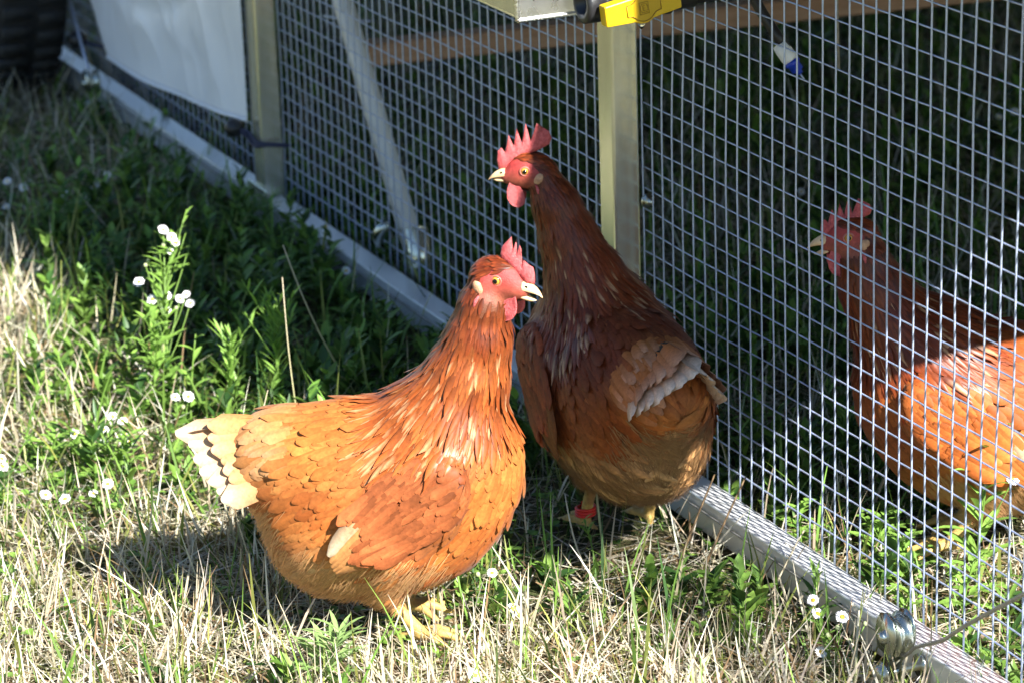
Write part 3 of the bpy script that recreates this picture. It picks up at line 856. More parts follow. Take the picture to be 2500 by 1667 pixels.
    def an(p, f, L, W, c0, c1, mir=True):
        p = B(p)
        for s in ((1, -1) if mir else (1,)):
            anc.append((p * [1, s, 1], np.array(f, float) * [1, s, 1], L, W, np.array(c0), np.array(c1)))
    K = pose.get('tone', {})
    back = K.get('back', ORA); wing = K.get('wing', BRN); flank = K.get('flank', ORA); brst = K.get('breast', ORA); rump = K.get('rump', TAN)
    an((-.02, .02, .25), (-1, 0, -.2), .034, .020, back, back * 1.1)
    an((-.06, .05, .235), (-1, .1, -.35), .036, .021, back, back * 1.12)
    an((-.11, .02, .235), (-1, 0, -.12), .042, .020, back * 1.05, rump)
    an((-.12, .045, .205), (-1, .0, -.30), .044, .021, back, rump * 1.1)
    an((-.15, .04, .17), (-1, 0, -.25), .046, .022, rump, rump * 1.15)
    an((-.10, .07, .16), (-.9, 0, -.45), .040, .021, flank, flank * 1.12)
    an((.075, .065, .21), (-.75, .1, -.6), .026, .018, wing * 1.1, wing * 1.2)
    an((.03, .085, .175), (-.82, 0, -.55), .029, .019, wing, wing * 1.18)
    an((-.025, .085, .150), (-.82, 0, -.55), .032, .019, flank, flank * 1.1)
    an((.03, .085, .140), (-.82, 0, -.5), .030, .018, wing * 1.2, wing * 1.5)
    an((.125, .0, .21), (-.15, 0, -1), .026, .020, brst, brst * 1.1, False)
    an((.11, .05, .19), (-.5, .1, -.85), .027, .020, brst, brst * 1.12)
    an((.085, .05, .13), (-.8, .1, -.6), .030, .021, brst, brst * 1.1)
    an((.03, .07, .105), (-.85, .05, -.5), .032, .021, flank * 1.05, flank * 1.12)
    an((.04, .0, .06), (-1, 0, -.1), .032, .020, flank, flank * 1.2, False)
    an((-.05, .07, .09), (-.8, .0, -.6), .036, .014, FLU, FLU * 1.15)
    an((-.05, .0, .05), (-1, 0, -.1), .036, .014, FLU, FLU * 1.15, False)
    an((-.12, .03, .12), (-.9, 0, -.5), .040, .014, FLU, FLU * 1.2)
    nbody = len(anc)
    hk0 = K.get('neck_top', MAH); hk1 = K.get('neck_low', DOR)
    for i in range(len(neck)):
        a = nk[max(i - 1, 0), :3]; bb = nk[min(i + 1, len(neck) - 1), :3]
        tn = nrm(bb - a); e1 = nrm(np.cross(tn, [0, 1, .01])); e2 = np.cross(tn, e1)
        tt = i / (len(neck) - 1)
        for q in range(8):
            d = np.cos(q * np.pi / 4) * e1 + np.sin(q * np.pi / 4) * e2
            c = hk1 * (1 - tt) + hk0 * tt
            flow = -tn - .25 * (1 - tt) * np.array([0, 0, .0]) + (1 - tt) * .30 * d
            if i == 0 and d @ np.array([1, 0, 0]) > .5: continue
            anc.append((nk[i, :3] + d * nk[i, 3], flow, .050 * (1 - tt) + .016 * tt, .0085 * (1 - tt) + .0045 * tt, c, c * 1.2))
    for hp in ((-.02, .010, .014), (-.028, .006, .002), (-.005, .009, .020), (-.024, .012, -.01)):
        for s in (1, -1):
            anc.append((H(np.array(hp) * [1, s, 1] * hs), HR @ np.array([-1, 0, -.35]), .011, .0045, hk0 * 1.5, hk0 * 1.8))
    AP = np.array([a[0] for a in anc]); AF = np.array([nrm(a[1]) for a in anc]); AL = np.array([a[2] for a in anc]); AW = np.array([a[3] for a in anc]) * np.where(np.arange(len(anc)) < nbody, .74, 1.0)
    AC0 = np.array([a[4] for a in anc]); AC1 = np.array([a[5] for a in anc]); AN = np.arange(len(anc)) >= nbody
    def field(P):
        d2 = ((P[:, None] - AP[None]) ** 2).sum(-1) + 1e-6
        w = d2 ** -2.2; w /= w.sum(1, keepdims=True)
        return w @ AF, w @ AL, w @ AW, w @ AC0, w @ AC1, w @ AN.astype(float)
    def thin(P, r):
        """greedy spacing by hashing to keep the coat even"""
        keep = np.zeros(len(P), bool); grid = {}
        for i in range(len(P)):
            c = r[i]; key = tuple((P[i] // .008).astype(int)); ok = True
            for dx in (-1, 0, 1):
                for dy in (-1, 0, 1):
                    for dz in (-1, 0, 1):
                        for q in grid.get((key[0] + dx, key[1] + dy, key[2] + dz), ()):
                            if (P[i, 0] - P[q, 0]) ** 2 + (P[i, 1] - P[q, 1]) ** 2 + (P[i, 2] - P[q, 2]) ** 2 < c * c: ok = False; break
                        if not ok: break
                    if not ok: break
                if not ok: break
            if ok: keep[i] = True; grid.setdefault(key, []).append(i)
        return keep
    P = sample(22000)
    hl = (P - eye) @ HR / hs; nh = np.linalg.norm(hl, axis=1)
    isface = ((hl[:, 0] - .007) / .0225) ** 2 + ((hl[:, 2] + .0040) / .0150) ** 2 < 1
    beakz = (hl[:, 0] > .014) & (nh < .045) & (hl[:, 2] > -.016)
    low = (P[:, 2] < .064)
    P = P[~(isface | beakz | low)]
    T, L, W, c0, c1, nw = field(P)
    r = np.clip(W * .35, .0022, .0070)
    k = thin(P, r); P, T, L, W, c0, c1, nw = [q[k] for q in (P, T, L, W, c0, c1, nw)]
    patch = fbm(P[:, 0] * 1.0 + P[:, 1] * .7, P[:, 2] + .3 * P[:, 1], seed, 34)
    jit = (1 + (R_.random(len(P)) - .5) * .30)[:, None] * (.62 + .76 * patch[:, None])
    hue = (1 + (R_.random((len(P), 1)) - .5) * np.array([.10, .28, .40])) * (1 + (patch[:, None] - .5) * np.array([0, .35, .4]))
    c0 = c0 * jit * hue; c1 = c1 * jit * hue
    T = nrm(T + (R_.random((len(P), 3)) - .5) * .26)
    L = L * (.85 + .3 * R_.random(len(P))); W = W * (.85 + .3 * R_.random(len(P)))
    isn = nw > .55
    h0 = -.0006 + .0014 * R_.random(len(P))
    lift = .030 + .045 * R_.random(len(P)) + (R_.random(len(P)) < .06) * (.05 + .11 * R_.random(len(P)))
    b_ = ~isn
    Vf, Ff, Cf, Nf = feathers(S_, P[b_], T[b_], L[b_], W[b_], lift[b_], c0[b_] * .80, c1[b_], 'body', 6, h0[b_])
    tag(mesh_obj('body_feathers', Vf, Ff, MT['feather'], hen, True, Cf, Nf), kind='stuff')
    pale = pose.get('pale', .2)
    # neck hackles: lower ones carry pale tips
    Pn, Ln = P[isn], L[isn]
    dl = np.clip((Ln - .026) / .02, 0, 1)
    pl = (R_.random(len(Pn)) < pale * dl)
    cm = np.where(pl[:, None], np.array([.52, .29, .14]), c1[isn] * 1.15)
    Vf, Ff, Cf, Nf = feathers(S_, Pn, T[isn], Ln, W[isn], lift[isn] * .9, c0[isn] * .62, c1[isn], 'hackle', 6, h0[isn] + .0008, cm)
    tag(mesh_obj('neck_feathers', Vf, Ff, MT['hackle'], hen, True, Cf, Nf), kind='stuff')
    # fluff on belly, vent and thighs
    P = sample(42000)
    wgt = np.clip((.125 - P[:, 2]) / .04, 0, 1) + np.clip((-P[:, 0] - .10) / .04, 0, 1) * np.clip((.175 - P[:, 2]) / .03, 0, 1)
    wgt *= np.clip(1 - (P[:, 0] - .035) / .03, 0, 1)
    ok = (R_.random(len(P)) < wgt) & (P[:, 2] > .050)
    P = P[ok]
    T, L, W, c0, c1, nw = field(P)
    n = S_.grad(P)
    T = nrm(nrm(T) + np.array([0, 0, -.45]) + (R_.random((len(P), 3)) - .5) * .7)
    L = .014 + .016 * R_.random(len(P)); W = .0007 + .0008 * R_.random(len(P))
    fc = (FLU * K.get('fluff', 1.0))[None] * (.85 + .3 * R_.random((len(P), 1))) * (1 + (R_.random((len(P), 3)) - .5) * .08)
    Vf, Ff, Cf, Nf = feathers(S_, P, T, L, W, .08 + .26 * R_.random(len(P)), fc * .9, fc * 1.1, 'fluff', 5, np.full(len(P), .0008))
    tag(mesh_obj('fluff', Vf, Ff, MT['fluff'], hen, True, Cf, Nf), kind='stuff')

    # ---- flight feathers
    for s in (-1, 1):
        R3 = WR[s]; wx, wy, wz = R3[:, 0], R3[:, 1], R3[:, 2]
        if s > 0: zdir = -wz
        else: zdir = wz
        if zdir[2] < 0: zdir = -zdir           # up across the wing
        wc = B((.012, s * .069, .160))
        for i in range(10):
            t = i / 9                           # 0 lowest flight feather, 1 topmost
            Pq = (wc + wx * (-.012 + .012 * t) + zdir * (-.026 + .056 * t) + wy * .03)[None]
            for _ in range(4): Pq = Pq - wy[None] * S_(Pq)[:, None] * .9
            Tq = nrm(wx + zdir * (.16 - .50 * t))[None]
            Lq = .088 - .016 * t + .006 * (i % 2); cc = K.get('quill', TAN); mixf = R_.random() * .3
            tipc = (cc * (1.0 + mixf * .6) if i < 8 else K.get('quill_tip', CRE * .9))
            Vf, Ff, Cf, Nf = feathers(S_, Pq, Tq, np.array([Lq]), np.array([.019]), np.array([.10 + .02 * (i % 2)]), (cc * (.62 + mixf))[None], tipc[None], 'body', 10, np.array([.0028 + .0005 * i]), None, (.50, 1.08, .72), .75)  # dark edge factors paint the shade between neighbouring flight feathers
            mesh_obj('wing_feather', Vf, Ff, MT['feather'], hen, True, Cf, Nf)
        # coverts that overlap the flight feather roots
        nC = 120
        uu = R_.random(nC); ww = R_.random(nC)
        Pc = wc + np.outer(-.068 + .090 * uu, wx) + np.outer((-.036 + .074 * ww) * (1 - .25 * np.abs(uu - .4)), zdir) + wy * .03
        for _ in range(4): Pc = Pc - wy[None] * S_(Pc)[:, None] * .9
        Tc = nrm(wx[None] + zdir[None] * (.16 - .40 * ww)[:, None] + (R_.random((nC, 3)) - .5) * .14)
        cc = (wing * 1.1)[None] * (.70 + .65 * R_.random((nC, 1))) * (1 + .35 * uu[:, None]); tipc = cc * 1.35
        Vf, Ff, Cf, Nf = feathers(S_, Pc, Tc, (.020 + .016 * uu) * (.85 + .3 * R_.random(nC)), .011 + .005 * uu, np.full(nC, .08), cc * .8, tipc, 'body', 6, 0.0012 + .0085 * np.clip(uu * 1.25, 0, 1) ** 1.5 + .0018 * R_.random(nC))
        tag(mesh_obj('wing_coverts', Vf, Ff, MT['feather'], hen, True, Cf, Nf), kind='stuff')
    tp = pose.get('tail_pitch', 0.0)
    for s in (-1, 1):
        for j in range(7):
            base = B((-.112, s * (.004 + .0062 * j), .226 + pose.get('tail_z', 0.0) - .0072 * j))
            d = np.array([-1, s * (.04 + .05 * j + .05 * R_.random()), -.02 - .045 * j + tp + .05 * (R_.random() - .5)])
            up = np.array([0, s * (.55 + .07 * j), .62 - .05 * j])
            Lq = (.110 - .0085 * j + .008 * R_.random()) * pose.get('tail_len', 1.0)
            tc = K.get('tail', CRE); mixf = R_.random() * .12
            Vq, Fq, Cq = quill(Lq, .033 - .0008 * j, .05 + .07 * R_.random(), 9, .30, 1.0, TAN * .95, tc * (.98 + mixf))
            Fm = frame_from(d, up)
            mesh_obj('tail_feather', Vq @ Fm.T + base, Fq, MT['feather'], hen, True, Cq)
            if j < 6:                          # shorter ginger feather lying over its root
                Vq, Fq, Cq = quill(Lq * (.50 + .16 * R_.random()), .029, .03, 8, .30, 1.0, rump * 1.05, rump * .75 + tc * (.15 + .35 * R_.random()))
                off = frame_from(d, up)[:, 2] * .0035
                mesh_obj('tail_covert', Vq @ frame_from(d + np.array([0, s * .05, .02 * (R_.random() - .5)]), up).T + base + off + np.array([-.018, 0, .002]), Fq, MT['feather'], hen, True, Cq)
    # tail coverts
    nC = 110
    uu = R_.random(nC); aa = (R_.random(nC) - .5) * 2
    Pc = np.stack([-.098 - .034 * uu, np.sin(aa * 1.5) * .042, .190 + np.cos(aa * 1.5) * .048], -1); Pc = B(Pc)
    Pc, _ = S_.project(Pc, 2)
    Tc = nrm(np.stack([np.full(nC, -1.0), .12 * np.sign(aa), -.08 - .32 * np.abs(aa) + tp], -1) + (R_.random((nC, 3)) - .5) * .12)
    cc = rump[None] * (.8 + .45 * R_.random((nC, 1)))
    Vf, Ff, Cf, Nf = feathers(S_, Pc, Tc, .024 + .030 * R_.random(nC) ** 1.5, np.full(nC, .016), .05 + .05 * R_.random(nC), cc * .95, cc * .95 + K.get('tail', CRE) * (.02 + .28 * R_.random((nC, 1))), 'body', 6, np.full(nC, .002) + .002 * R_.random(nC))
    tag(mesh_obj('tail_coverts', Vf, Ff, MT['feather'], hen, True, Cf, Nf), kind='stuff')

    # ---- head furniture
    def hobj(name, V, F, mat, parent=hen, smooth=True):
        return mesh_obj(name, H(np.asarray(V) * hs), F, mat, parent, smooth)
    cv, cf = comb_mesh(pose['comb'], pose.get('comb_sx', 1.0), pose.get('comb_sz', 1.0), .0062, pose.get('comb_bend', 0.0), seed)
    hobj('comb', cv, cf, MT['comb'])
    def surf_y(hx, hz, sg=1):
        yy = np.linspace(.045, .002, 60); d = S_(H(np.stack([np.full(60, hx), sg * yy, np.full(60, hz)], -1) * hs))
        k = np.argmax(d < 0); return yy[k] if (d < 0).any() else .012
    op = pose.get('gape', 0.0)
    s = np.linspace(0, 1, 10); aN = np.linspace(0, 2 * np.pi, 14, endpoint=False)
    # upper mandible
    bx = .020 + .0215 * s; zt = np.interp(s, [0, .35, .7, .9, 1], [.0020, .0008, -.0035, -.0080, -.0112]); zb_ = np.interp(s, [0, .5, .85, 1], [-.0085, -.0090, -.0100, -.0122])
    hwid = np.interp(s, [0, .4, .8, 1], [.0080, .0060, .0034, .0006])
    prof = np.clip(np.sin(aN), 0, 1); prof2 = np.clip(-np.sin(aN), 0, 1)
    mid = zb_ + .25 * (zt - zb_)
    Vb = np.stack([np.repeat(bx[:, None], 14, 1), hwid[:, None] * np.cos(aN)[None], mid[:, None] + (zt - mid)[:, None] * prof[None] - (mid - zb_)[:, None] * prof2[None]], -1).reshape(-1, 3)
    i = np.arange(9)[:, None] * 14; j = np.arange(14)[None]; j2 = (j + 1) % 14
    Fb = np.stack([i + j, i + j2, i + 14 + j2, i + 14 + j], -1).reshape(-1, 4)
    beak = hobj('beak', Vb, Fb[:, ::-1], MT['beak'])
    # lower mandible swings open about the gape
    ll = .0185
    bx = .018 + ll * s; zt2 = np.interp(s, [0, 1], [-.0092, -.0108]); zb2 = np.interp(s, [0, .4, .8, 1], [-.0145, -.0150, -.0140, -.0115]); hw2 = hwid * .9
    mid = zt2 - .3 * (zt2 - zb2)
    Vl = np.stack([np.repeat(bx[:, None], 14, 1), hw2[:, None] * np.cos(aN)[None], mid[:, None] + (zt2 - mid)[:, None] * prof[None] - (mid - zb2)[:, None] * prof2[None]], -1).reshape(-1, 3)
    pv = np.array([.012, 0, -.0095]); co, so_ = np.cos(op), np.sin(op)
    Q = Vl - pv; Vl = pv + np.stack([Q[:, 0] * co + Q[:, 2] * so_, Q[:, 1], -Q[:, 0] * so_ + Q[:, 2] * co], -1)
    mesh_obj('lower_beak', H(Vl * hs), Fb[:, ::-1], MT['beak'], beak)
    Vn, Fn = lathe([(.0, .0004), (.0009, .0003), (.0013, -.0004)], 10, 'y')
    for sd in (-1, 1):
        hobj('nostril', Vn * [1.5, sd, 1] + np.array([.0265, sd * .0056, -.0030]), Fn, MT['pupil'], beak)
        th = np.linspace(0, np.pi, 12)
        ey = np.array([0, sd * (surf_y(0, .0005, sd) - .0022), .0005])
        Vv, Fv = lathe(np.stack([.0047 * np.sin(th), -.0042 * np.cos(th)], -1), 18, 'y')
        e = hobj('eye', Vv + ey, Fv, MT['iris'])
        Vv, Fv = lathe(np.stack([.0023 * np.sin(th), -.0009 * np.cos(th)], -1), 14, 'y')
        hobj('pupil', Vv + ey + np.array([0, sd * .0038, 0]), Fv, MT['pupil'], e)
        a = np.linspace(0, 2 * np.pi, 22)
        Vr, Fr = tube(np.stack([.0052 * np.cos(a), np.full_like(a, 0), .0047 * np.sin(a)], -1), .0010, 7, False)
        hobj('eyelid', Vr + ey + np.array([0, sd * .0018, 0]), Fr, MT['eyelid'], e)
        # ear lobe
        Vv, Fv = lathe(np.stack([.0062 * np.sin(th), -.0024 * np.cos(th)], -1), 16, 'y')
        Vv = Vv * [.85, 1, 1.05]; Vv[:, 0] -= .25 * Vv[:, 2]; Vv[:, 2] += (noise2(Vv[:, 0], Vv[:, 2], seed, 500) - .5) * .0025
        hobj('earlobe', Vv + np.array([-.0150, sd * (surf_y(-.015, -.0075, sd) + .0010), -.0075]), Fv, MT['earlobe'])
        # wattle: hanging flattened drop
        nu_, nv_ = 14, 16
        u = np.linspace(0, 1, nu_); a = np.linspace(0, 2 * np.pi, nv_, endpoint=False)
        wl_ = pose.get('wattle', .030)
        rad = np.interp(u, [0, .12, .35, .65, .85, .96, 1], [.0028, .0052, .0088, .0104, .0082, .0040, .0002]) * (wl_ / .030)
        thk = np.interp(u, [0, .3, .8, 1], [.0028, .0020, .0020, .0002])
        cx = .0145 - .0050 * u; cz = -.0115 - wl_ * u; cyv = sd * (.0068 + .0030 * u)
        Vw = np.stack([cx[:, None] + rad[:, None] * np.cos(a)[None], cyv[:, None] + thk[:, None] * np.sin(a)[None] + sd * .0012 * np.cos(a * 2)[None], np.repeat(cz[:, None], nv_, 1)], -1)
        Vw[:, :, 1] += (noise2(Vw[..., 0], Vw[..., 2], seed + 5, 500) - .5) * .0010
        Vw = Vw.reshape(-1, 3)
        i = np.arange(nu_ - 1)[:, None] * nv_; j = np.arange(nv_)[None]; j2 = (j + 1) % nv_
        Fw = np.stack([i + j, i + j2, i + nv_ + j2, i + nv_ + j], -1).reshape(-1, 4)
        hobj('wattle', Vw, Fw if sd > 0 else Fw, MT['comb'])
        # small red skin fold below the ear
        Vv, Fv = tube(np.array([(-.012, sd * (surf_y(-.012, -.014, sd) + .0008), -.014), (-.0140, sd * (surf_y(-.014, -.019, sd) + .0012), -.019), (-.0145, sd * (surf_y(-.0145, -.024, sd) + .0010), -.024)]), [.0012, .0022, .0012], 7)
        hobj('skin_fold', Vv, Fv, MT['comb'])
    if 'band' in pose:
        s_, zb0 = pose['band']
        fx, fz, hx = hip[0 if s_ < 0 else 1]
        a = np.linspace(0, 2 * np.pi, 26)
        for dz in (0, .0035, .007):
            Vv, Fv = tube(np.stack([.0105 * np.cos(a), .0105 * np.sin(a), .0006 * a + dz - .003], -1), .0019, 7, False)
            mesh_obj('leg_band', Vv + np.array([fx + (hx - fx) * .15, s_ * .036, zb0 + fz]), Fv, MT['band'], hen)
    return hen

neckA = [(.052, 0, .236, .055), (.075, 0, .280, .0410), (.089, 0, .323, .0310), (.095, 0, .357, .0235), (.099, -.001, .381, .0163)]
build_hen((.305, -.444, .012), math.radians(58), 'bright orange hen with open beak and cream tail standing in the sunlit grass', dict(
    neck=neckA, eye=(.115, 0, .388), hyaw=-.30, hpitch=.10, hs=1.08, comb=COMB_A, comb_sx=1.0, comb_sz=1.0, comb_bend=.004, gape=.20,
    legs=[(.022, 0, -.012), (.0, 0, -.022)], pale=.30, tail_pitch=.02, band=(1, .030), wattle=.027,
    tone=dict(back=ORA, wing=BRN * 1.15, flank=ORA * 1.15, breast=ORA * 1.05, rump=TAN, neck_top=np.array([.13, .024, .006]), neck_low=np.array([.30, .078, .016]), fluff=1.2, quill=np.array([.46, .205, .068]))), 101)
neckB = [(.035, .004, .228, .052), (.048, .014, .270, .0405), (.060, .026, .313, .0300), (.069, .037, .352, .0238), (.076, .047, .381, .0166)]
build_hen((.179, -.130, .032), math.radians(178), 'dark brown hen standing in the shade against the wire mesh with upright comb', dict(
    neck=neckB, eye=(.088, .063, .391), hyaw=1.10, hpitch=.02, hs=1.0, comb=COMB_B, comb_sx=1.15, gape=0.0, comb_bend=.002,
    legs=[(-.002, -.016, -.022), (.012, -.016, -.010)], pale=.25, tail_pitch=.04, tail_len=.88, tail_z=.018, band=(1, .026), body_tilt=.03,
    tone=dict(back=MAH * 1.15, wing=MAH * 1.5, flank=DOR * 1.0, breast=DOR * .85, rump=ORA * .9, neck_top=MAH, neck_low=MAH * 1.3, quill=ORA * .55, quill_tip=ORA * .7, fluff=.65, tail=np.array([.74, .62, .50]))), 202)
neckC = [(.055, 0, .230, .054), (.090, 0, .260, .0430), (.112, 0, .298, .0330), (.121, 0, .330, .0250), (.126, 0, .349, .0166)]
build_hen((.392, .198, .012), math.radians(242), 'brown hen inside the run with open beak, sun on its back', dict(
    neck=neckC, eye=(.138, 0, .357), hyaw=0.05, hpitch=.05, hs=1.05, comb=COMB_B, comb_sx=1.0, comb_sz=.72, gape=.30, comb_bend=-.002,
    legs=[(.01, 0, -.02), (.03, 0, -.01)], pale=.12, tail_pitch=.10,
    tone=dict(back=DOR * 1.2, wing=DOR * 1.1, flank=ORA * .9, breast=DOR * .9, rump=ORA, neck_top=MAH * .95, neck_low=MAH * 1.25, quill=ORA)), 303)

# ------------------------------------------------------------------ vegetation
def to_px(P):
    q = P - CAM; z = q @ FWD
    return 1250 + 7560 * (q @ RIGHT) / z, 833.5 + 7560 * (q @ DOWN) / z, z

# dryness and vigour of the sward: x, y, dry share, upright density
SW = np.array([(.45, -.45, .92, 2.2), (.30, -.75, .90, 2.0), (.65, -.15, .80, 1.5), (.55, -.30, .9, 2.2), (.30, -.20, .45, .45), (0, -.62, .72, 1.5), (-.15, -.75, .76, 1.6), (-.30, -.55, .10, .7), (-.20, -.66, .25, .8), (-.40, -.68, .2, .8), (-.35, -.40, .10, .6), (-.55, -.62, .70, 1.2),
               (-.85, -.60, .85, 1.3), (-1.1, -.55, .8, 1.0), (-.9, -.28, .02, .35), (-.5, -.22, .02, .35), (-1.3, -.25, .05, .4), (-.1, -.2, .15, .4), (-.7, -.38, .05, .5), (-1.1, -.15, .02, .3), (-1.7, -.2, .55, .7), (-2.1, -.2, .75, 1.1), (-2.8, -.4, .7, 1.2),
               (.45, .15, .62, .35), (.65, .1, .7, .3), (.3, .3, .55, .35), (0, .25, .25, .5), (-.4, .4, .35, .6), (-1, .5, .4, .6), (-1.6, .9, .4, .6), (-.8, 1.2, .35, .6), (-2, .6, .4, .6), (-1.9, 1.8, .4, .6)])
def sward(x, y):
    d2 = (x[:, None] - SW[:, 0]) ** 2 + (y[:, None] - SW[:, 1]) ** 2 + .003
    w = d2 ** -1.6; w /= w.sum(1, keepdims=True)
    dry = w @ SW[:, 2] + (fbm(x, y, 71, 6.0) - .5) * .9
    return np.clip(dry, 0, 1), (w @ SW[:, 3]) * (.35 + 1.3 * fbm(x, y, 81, 8.0))

HENS = [(.305, -.444, math.radians(58)), (.179, -.130, math.radians(178)), (.392, .198, math.radians(242))]
def under_hen(x, y, g=1.0):
    m = np.zeros(len(x), bool)
    for hx, hy_, a in HENS:
        u = (x - hx) * np.cos(a) + (y - hy_) * np.sin(a) + .03; v = -(x - hx) * np.sin(a) + (y - hy_) * np.cos(a)
        m |= (u / (.125 * g)) ** 2 + (v / (.085 * g)) ** 2 < 1
    return m

def scatter(n_per_m2, x0=-4.3, x1=1.15, y0=-1.35, y1=2.4, margin=520, far=.45):
    n = int(n_per_m2 * (x1 - x0) * (y1 - y0))
    x = x0 + (x1 - x0) * rng.random(n); y = y0 + (y1 - y0) * rng.random(n)
    px, py, z = to_px(np.stack([x, y, np.zeros(n)], -1))
    ok = (px > -margin) & (px < 2500 + margin) & (py > -margin * .35) & (py < 1667 + margin) & (z > 1)
    ok &= rng.random(n) < np.interp(z, [3.3, 4.2, 6], [1, .8, far])
    ok &= ~((y > -.046) & (y < .004)) & ~((y > 2.19) & (y < 2.25))
    return x[ok], y[ok]

def ribbons(P, az, tilt, bend, L, W, c0, c1, rows=4, prof=None, twist=None, cup=False):
    """N curved blades. tilt from vertical at the root, bend adds along the blade."""
    N = len(P); s = np.linspace(0, 1, rows)
    if prof is None: prof = np.interp(s, [0, .5, 1], [.85, 1, .08])
    else: prof = np.interp(s, np.linspace(0, 1, len(prof)), prof)
    ang = tilt[:, None] + bend[:, None] * s[None]
    ds = (L / (rows - 1))[:, None]
    h = np.concatenate([np.zeros((N, 1)), np.cumsum(np.sin((ang[:, 1:] + ang[:, :-1]) / 2) * ds, 1)], 1)
    v = np.concatenate([np.zeros((N, 1)), np.cumsum(np.cos((ang[:, 1:] + ang[:, :-1]) / 2) * ds, 1)], 1)
    ca, sa = np.cos(az)[:, None], np.sin(az)[:, None]
    ctr = P[:, None] + np.stack([h * ca, h * sa, v], -1)
    tw = (az + np.pi / 2 if twist is None else twist)
    sd = np.stack([np.cos(tw), np.sin(tw), np.zeros(N)], -1)[:, None] * (W[:, None] * prof[None] * .5)[..., None]
    C = c0[:, None] * (1 - s[None, :, None]) + c1[:, None] * s[None, :, None]
    if cup:
        up = np.stack([-np.cos(ang) * ca, -np.cos(ang) * sa, np.sin(ang)], -1) * (W[:, None] * prof[None] * .16)[..., None]
        V = np.stack([ctr - sd + up, ctr, ctr + sd + up], 2); k = 3
    else:
        V = np.stack([ctr - sd, ctr + sd], 2); k = 2
    b = np.arange(N)[:, None, None] * rows * k; r = np.arange(rows - 1)[None, :, None] * k; c = np.arange(k - 1)[None, None]
    q = b + r + c
    F = np.stack([q, q + 1, q + k + 1, q + k], -1).reshape(-1, 4)
    C = np.repeat(C[:, :, None], k, 2).reshape(-1, 3)
    return V.reshape(-1, 3), F, C

STRAW = np.array([.64, .555, .39]); BLEACH = np.array([.78, .72, .58]); BROWN = np.array([.30, .20, .105])
GRN = np.array([.115, .205, .035]); YGR = np.array([.27, .30, .075]); DGR = np.array([.035, .085, .018]); LGR = np.array([.19, .33, .060])
def pick(n, pal, wts, jit=.22):
    k = rng.choice(len(pal), n, p=np.array(wts) / np.sum(wts)); c = np.array(pal)[k]
    return np.clip(c * (1 + (rng.random((n, 1)) - .5) * 2 * jit) * (1 + (rng.random((n, 3)) - .5) * .12), 0, .85)
def gpos(x, y, dz=0.0): return np.stack([x, y, gz(x, y) + dz], -1)

# 1 thatch: fallen straw
x, y = scatter(19000); dry, up = sward(x, y); k = rng.random(len(x)) < np.clip((.05 + .85 * dry) * np.clip(.55 + .3 * up, .5, 1.2), 0, 1); x, y, dry = x[k], y[k], dry[k]; n = len(x)
col = pick(n, [STRAW, BLEACH, BROWN, YGR], [.40, .25, .25, .10])
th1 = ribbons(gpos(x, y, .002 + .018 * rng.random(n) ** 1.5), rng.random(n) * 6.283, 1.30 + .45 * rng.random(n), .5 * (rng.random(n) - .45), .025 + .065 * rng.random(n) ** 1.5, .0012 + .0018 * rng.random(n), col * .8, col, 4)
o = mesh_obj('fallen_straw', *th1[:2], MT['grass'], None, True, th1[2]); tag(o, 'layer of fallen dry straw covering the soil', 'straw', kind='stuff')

# 2 upright dry stubble in tufts
x, y = scatter(9500); dry, up = sward(x, y); tuft = fbm(x, y, 91, 24.0)
k = (rng.random(len(x)) < up * (.15 + .75 * dry) * np.clip((tuft - .30) * 3.2, .06, 1.0)) & ~under_hen(x, y, .75); x, y = x[k], y[k]; n = len(x)
col = pick(n, [STRAW, BLEACH, BROWN, YGR], [.45, .30, .12, .13])
L = .030 + .085 * rng.random(n) ** 1.3; az = rng.random(n) * 6.283
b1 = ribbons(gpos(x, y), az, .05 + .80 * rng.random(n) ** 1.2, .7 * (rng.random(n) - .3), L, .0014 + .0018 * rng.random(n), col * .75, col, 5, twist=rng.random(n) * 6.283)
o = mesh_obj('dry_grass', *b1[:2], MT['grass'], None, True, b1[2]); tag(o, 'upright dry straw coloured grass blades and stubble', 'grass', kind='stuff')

# 3 green grass blades
x, y = scatter(3600); dry, up = sward(x, y)
k = (rng.random(len(x)) < (1.05 - dry) * .85 + .32) & ~under_hen(x, y, .75); x, y = x[k], y[k]; n = len(x)
col = pick(n, [GRN, YGR, LGR, DGR], [.40, .25, .2, .15])
tall = rng.random(n) < .16
L = np.where(tall, .07 + .07 * rng.random(n), .018 + .045 * rng.random(n)); az = rng.random(n) * 6.283
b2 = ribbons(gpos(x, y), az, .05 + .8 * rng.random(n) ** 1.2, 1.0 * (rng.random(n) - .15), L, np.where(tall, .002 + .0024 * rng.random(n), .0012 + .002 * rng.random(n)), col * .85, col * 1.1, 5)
o = mesh_obj('green_grass', *b2[:2], MT['grass'], None, True, b2[2]); tag(o, 'short and tall green grass blades among the straw', 'grass', kind='stuff')

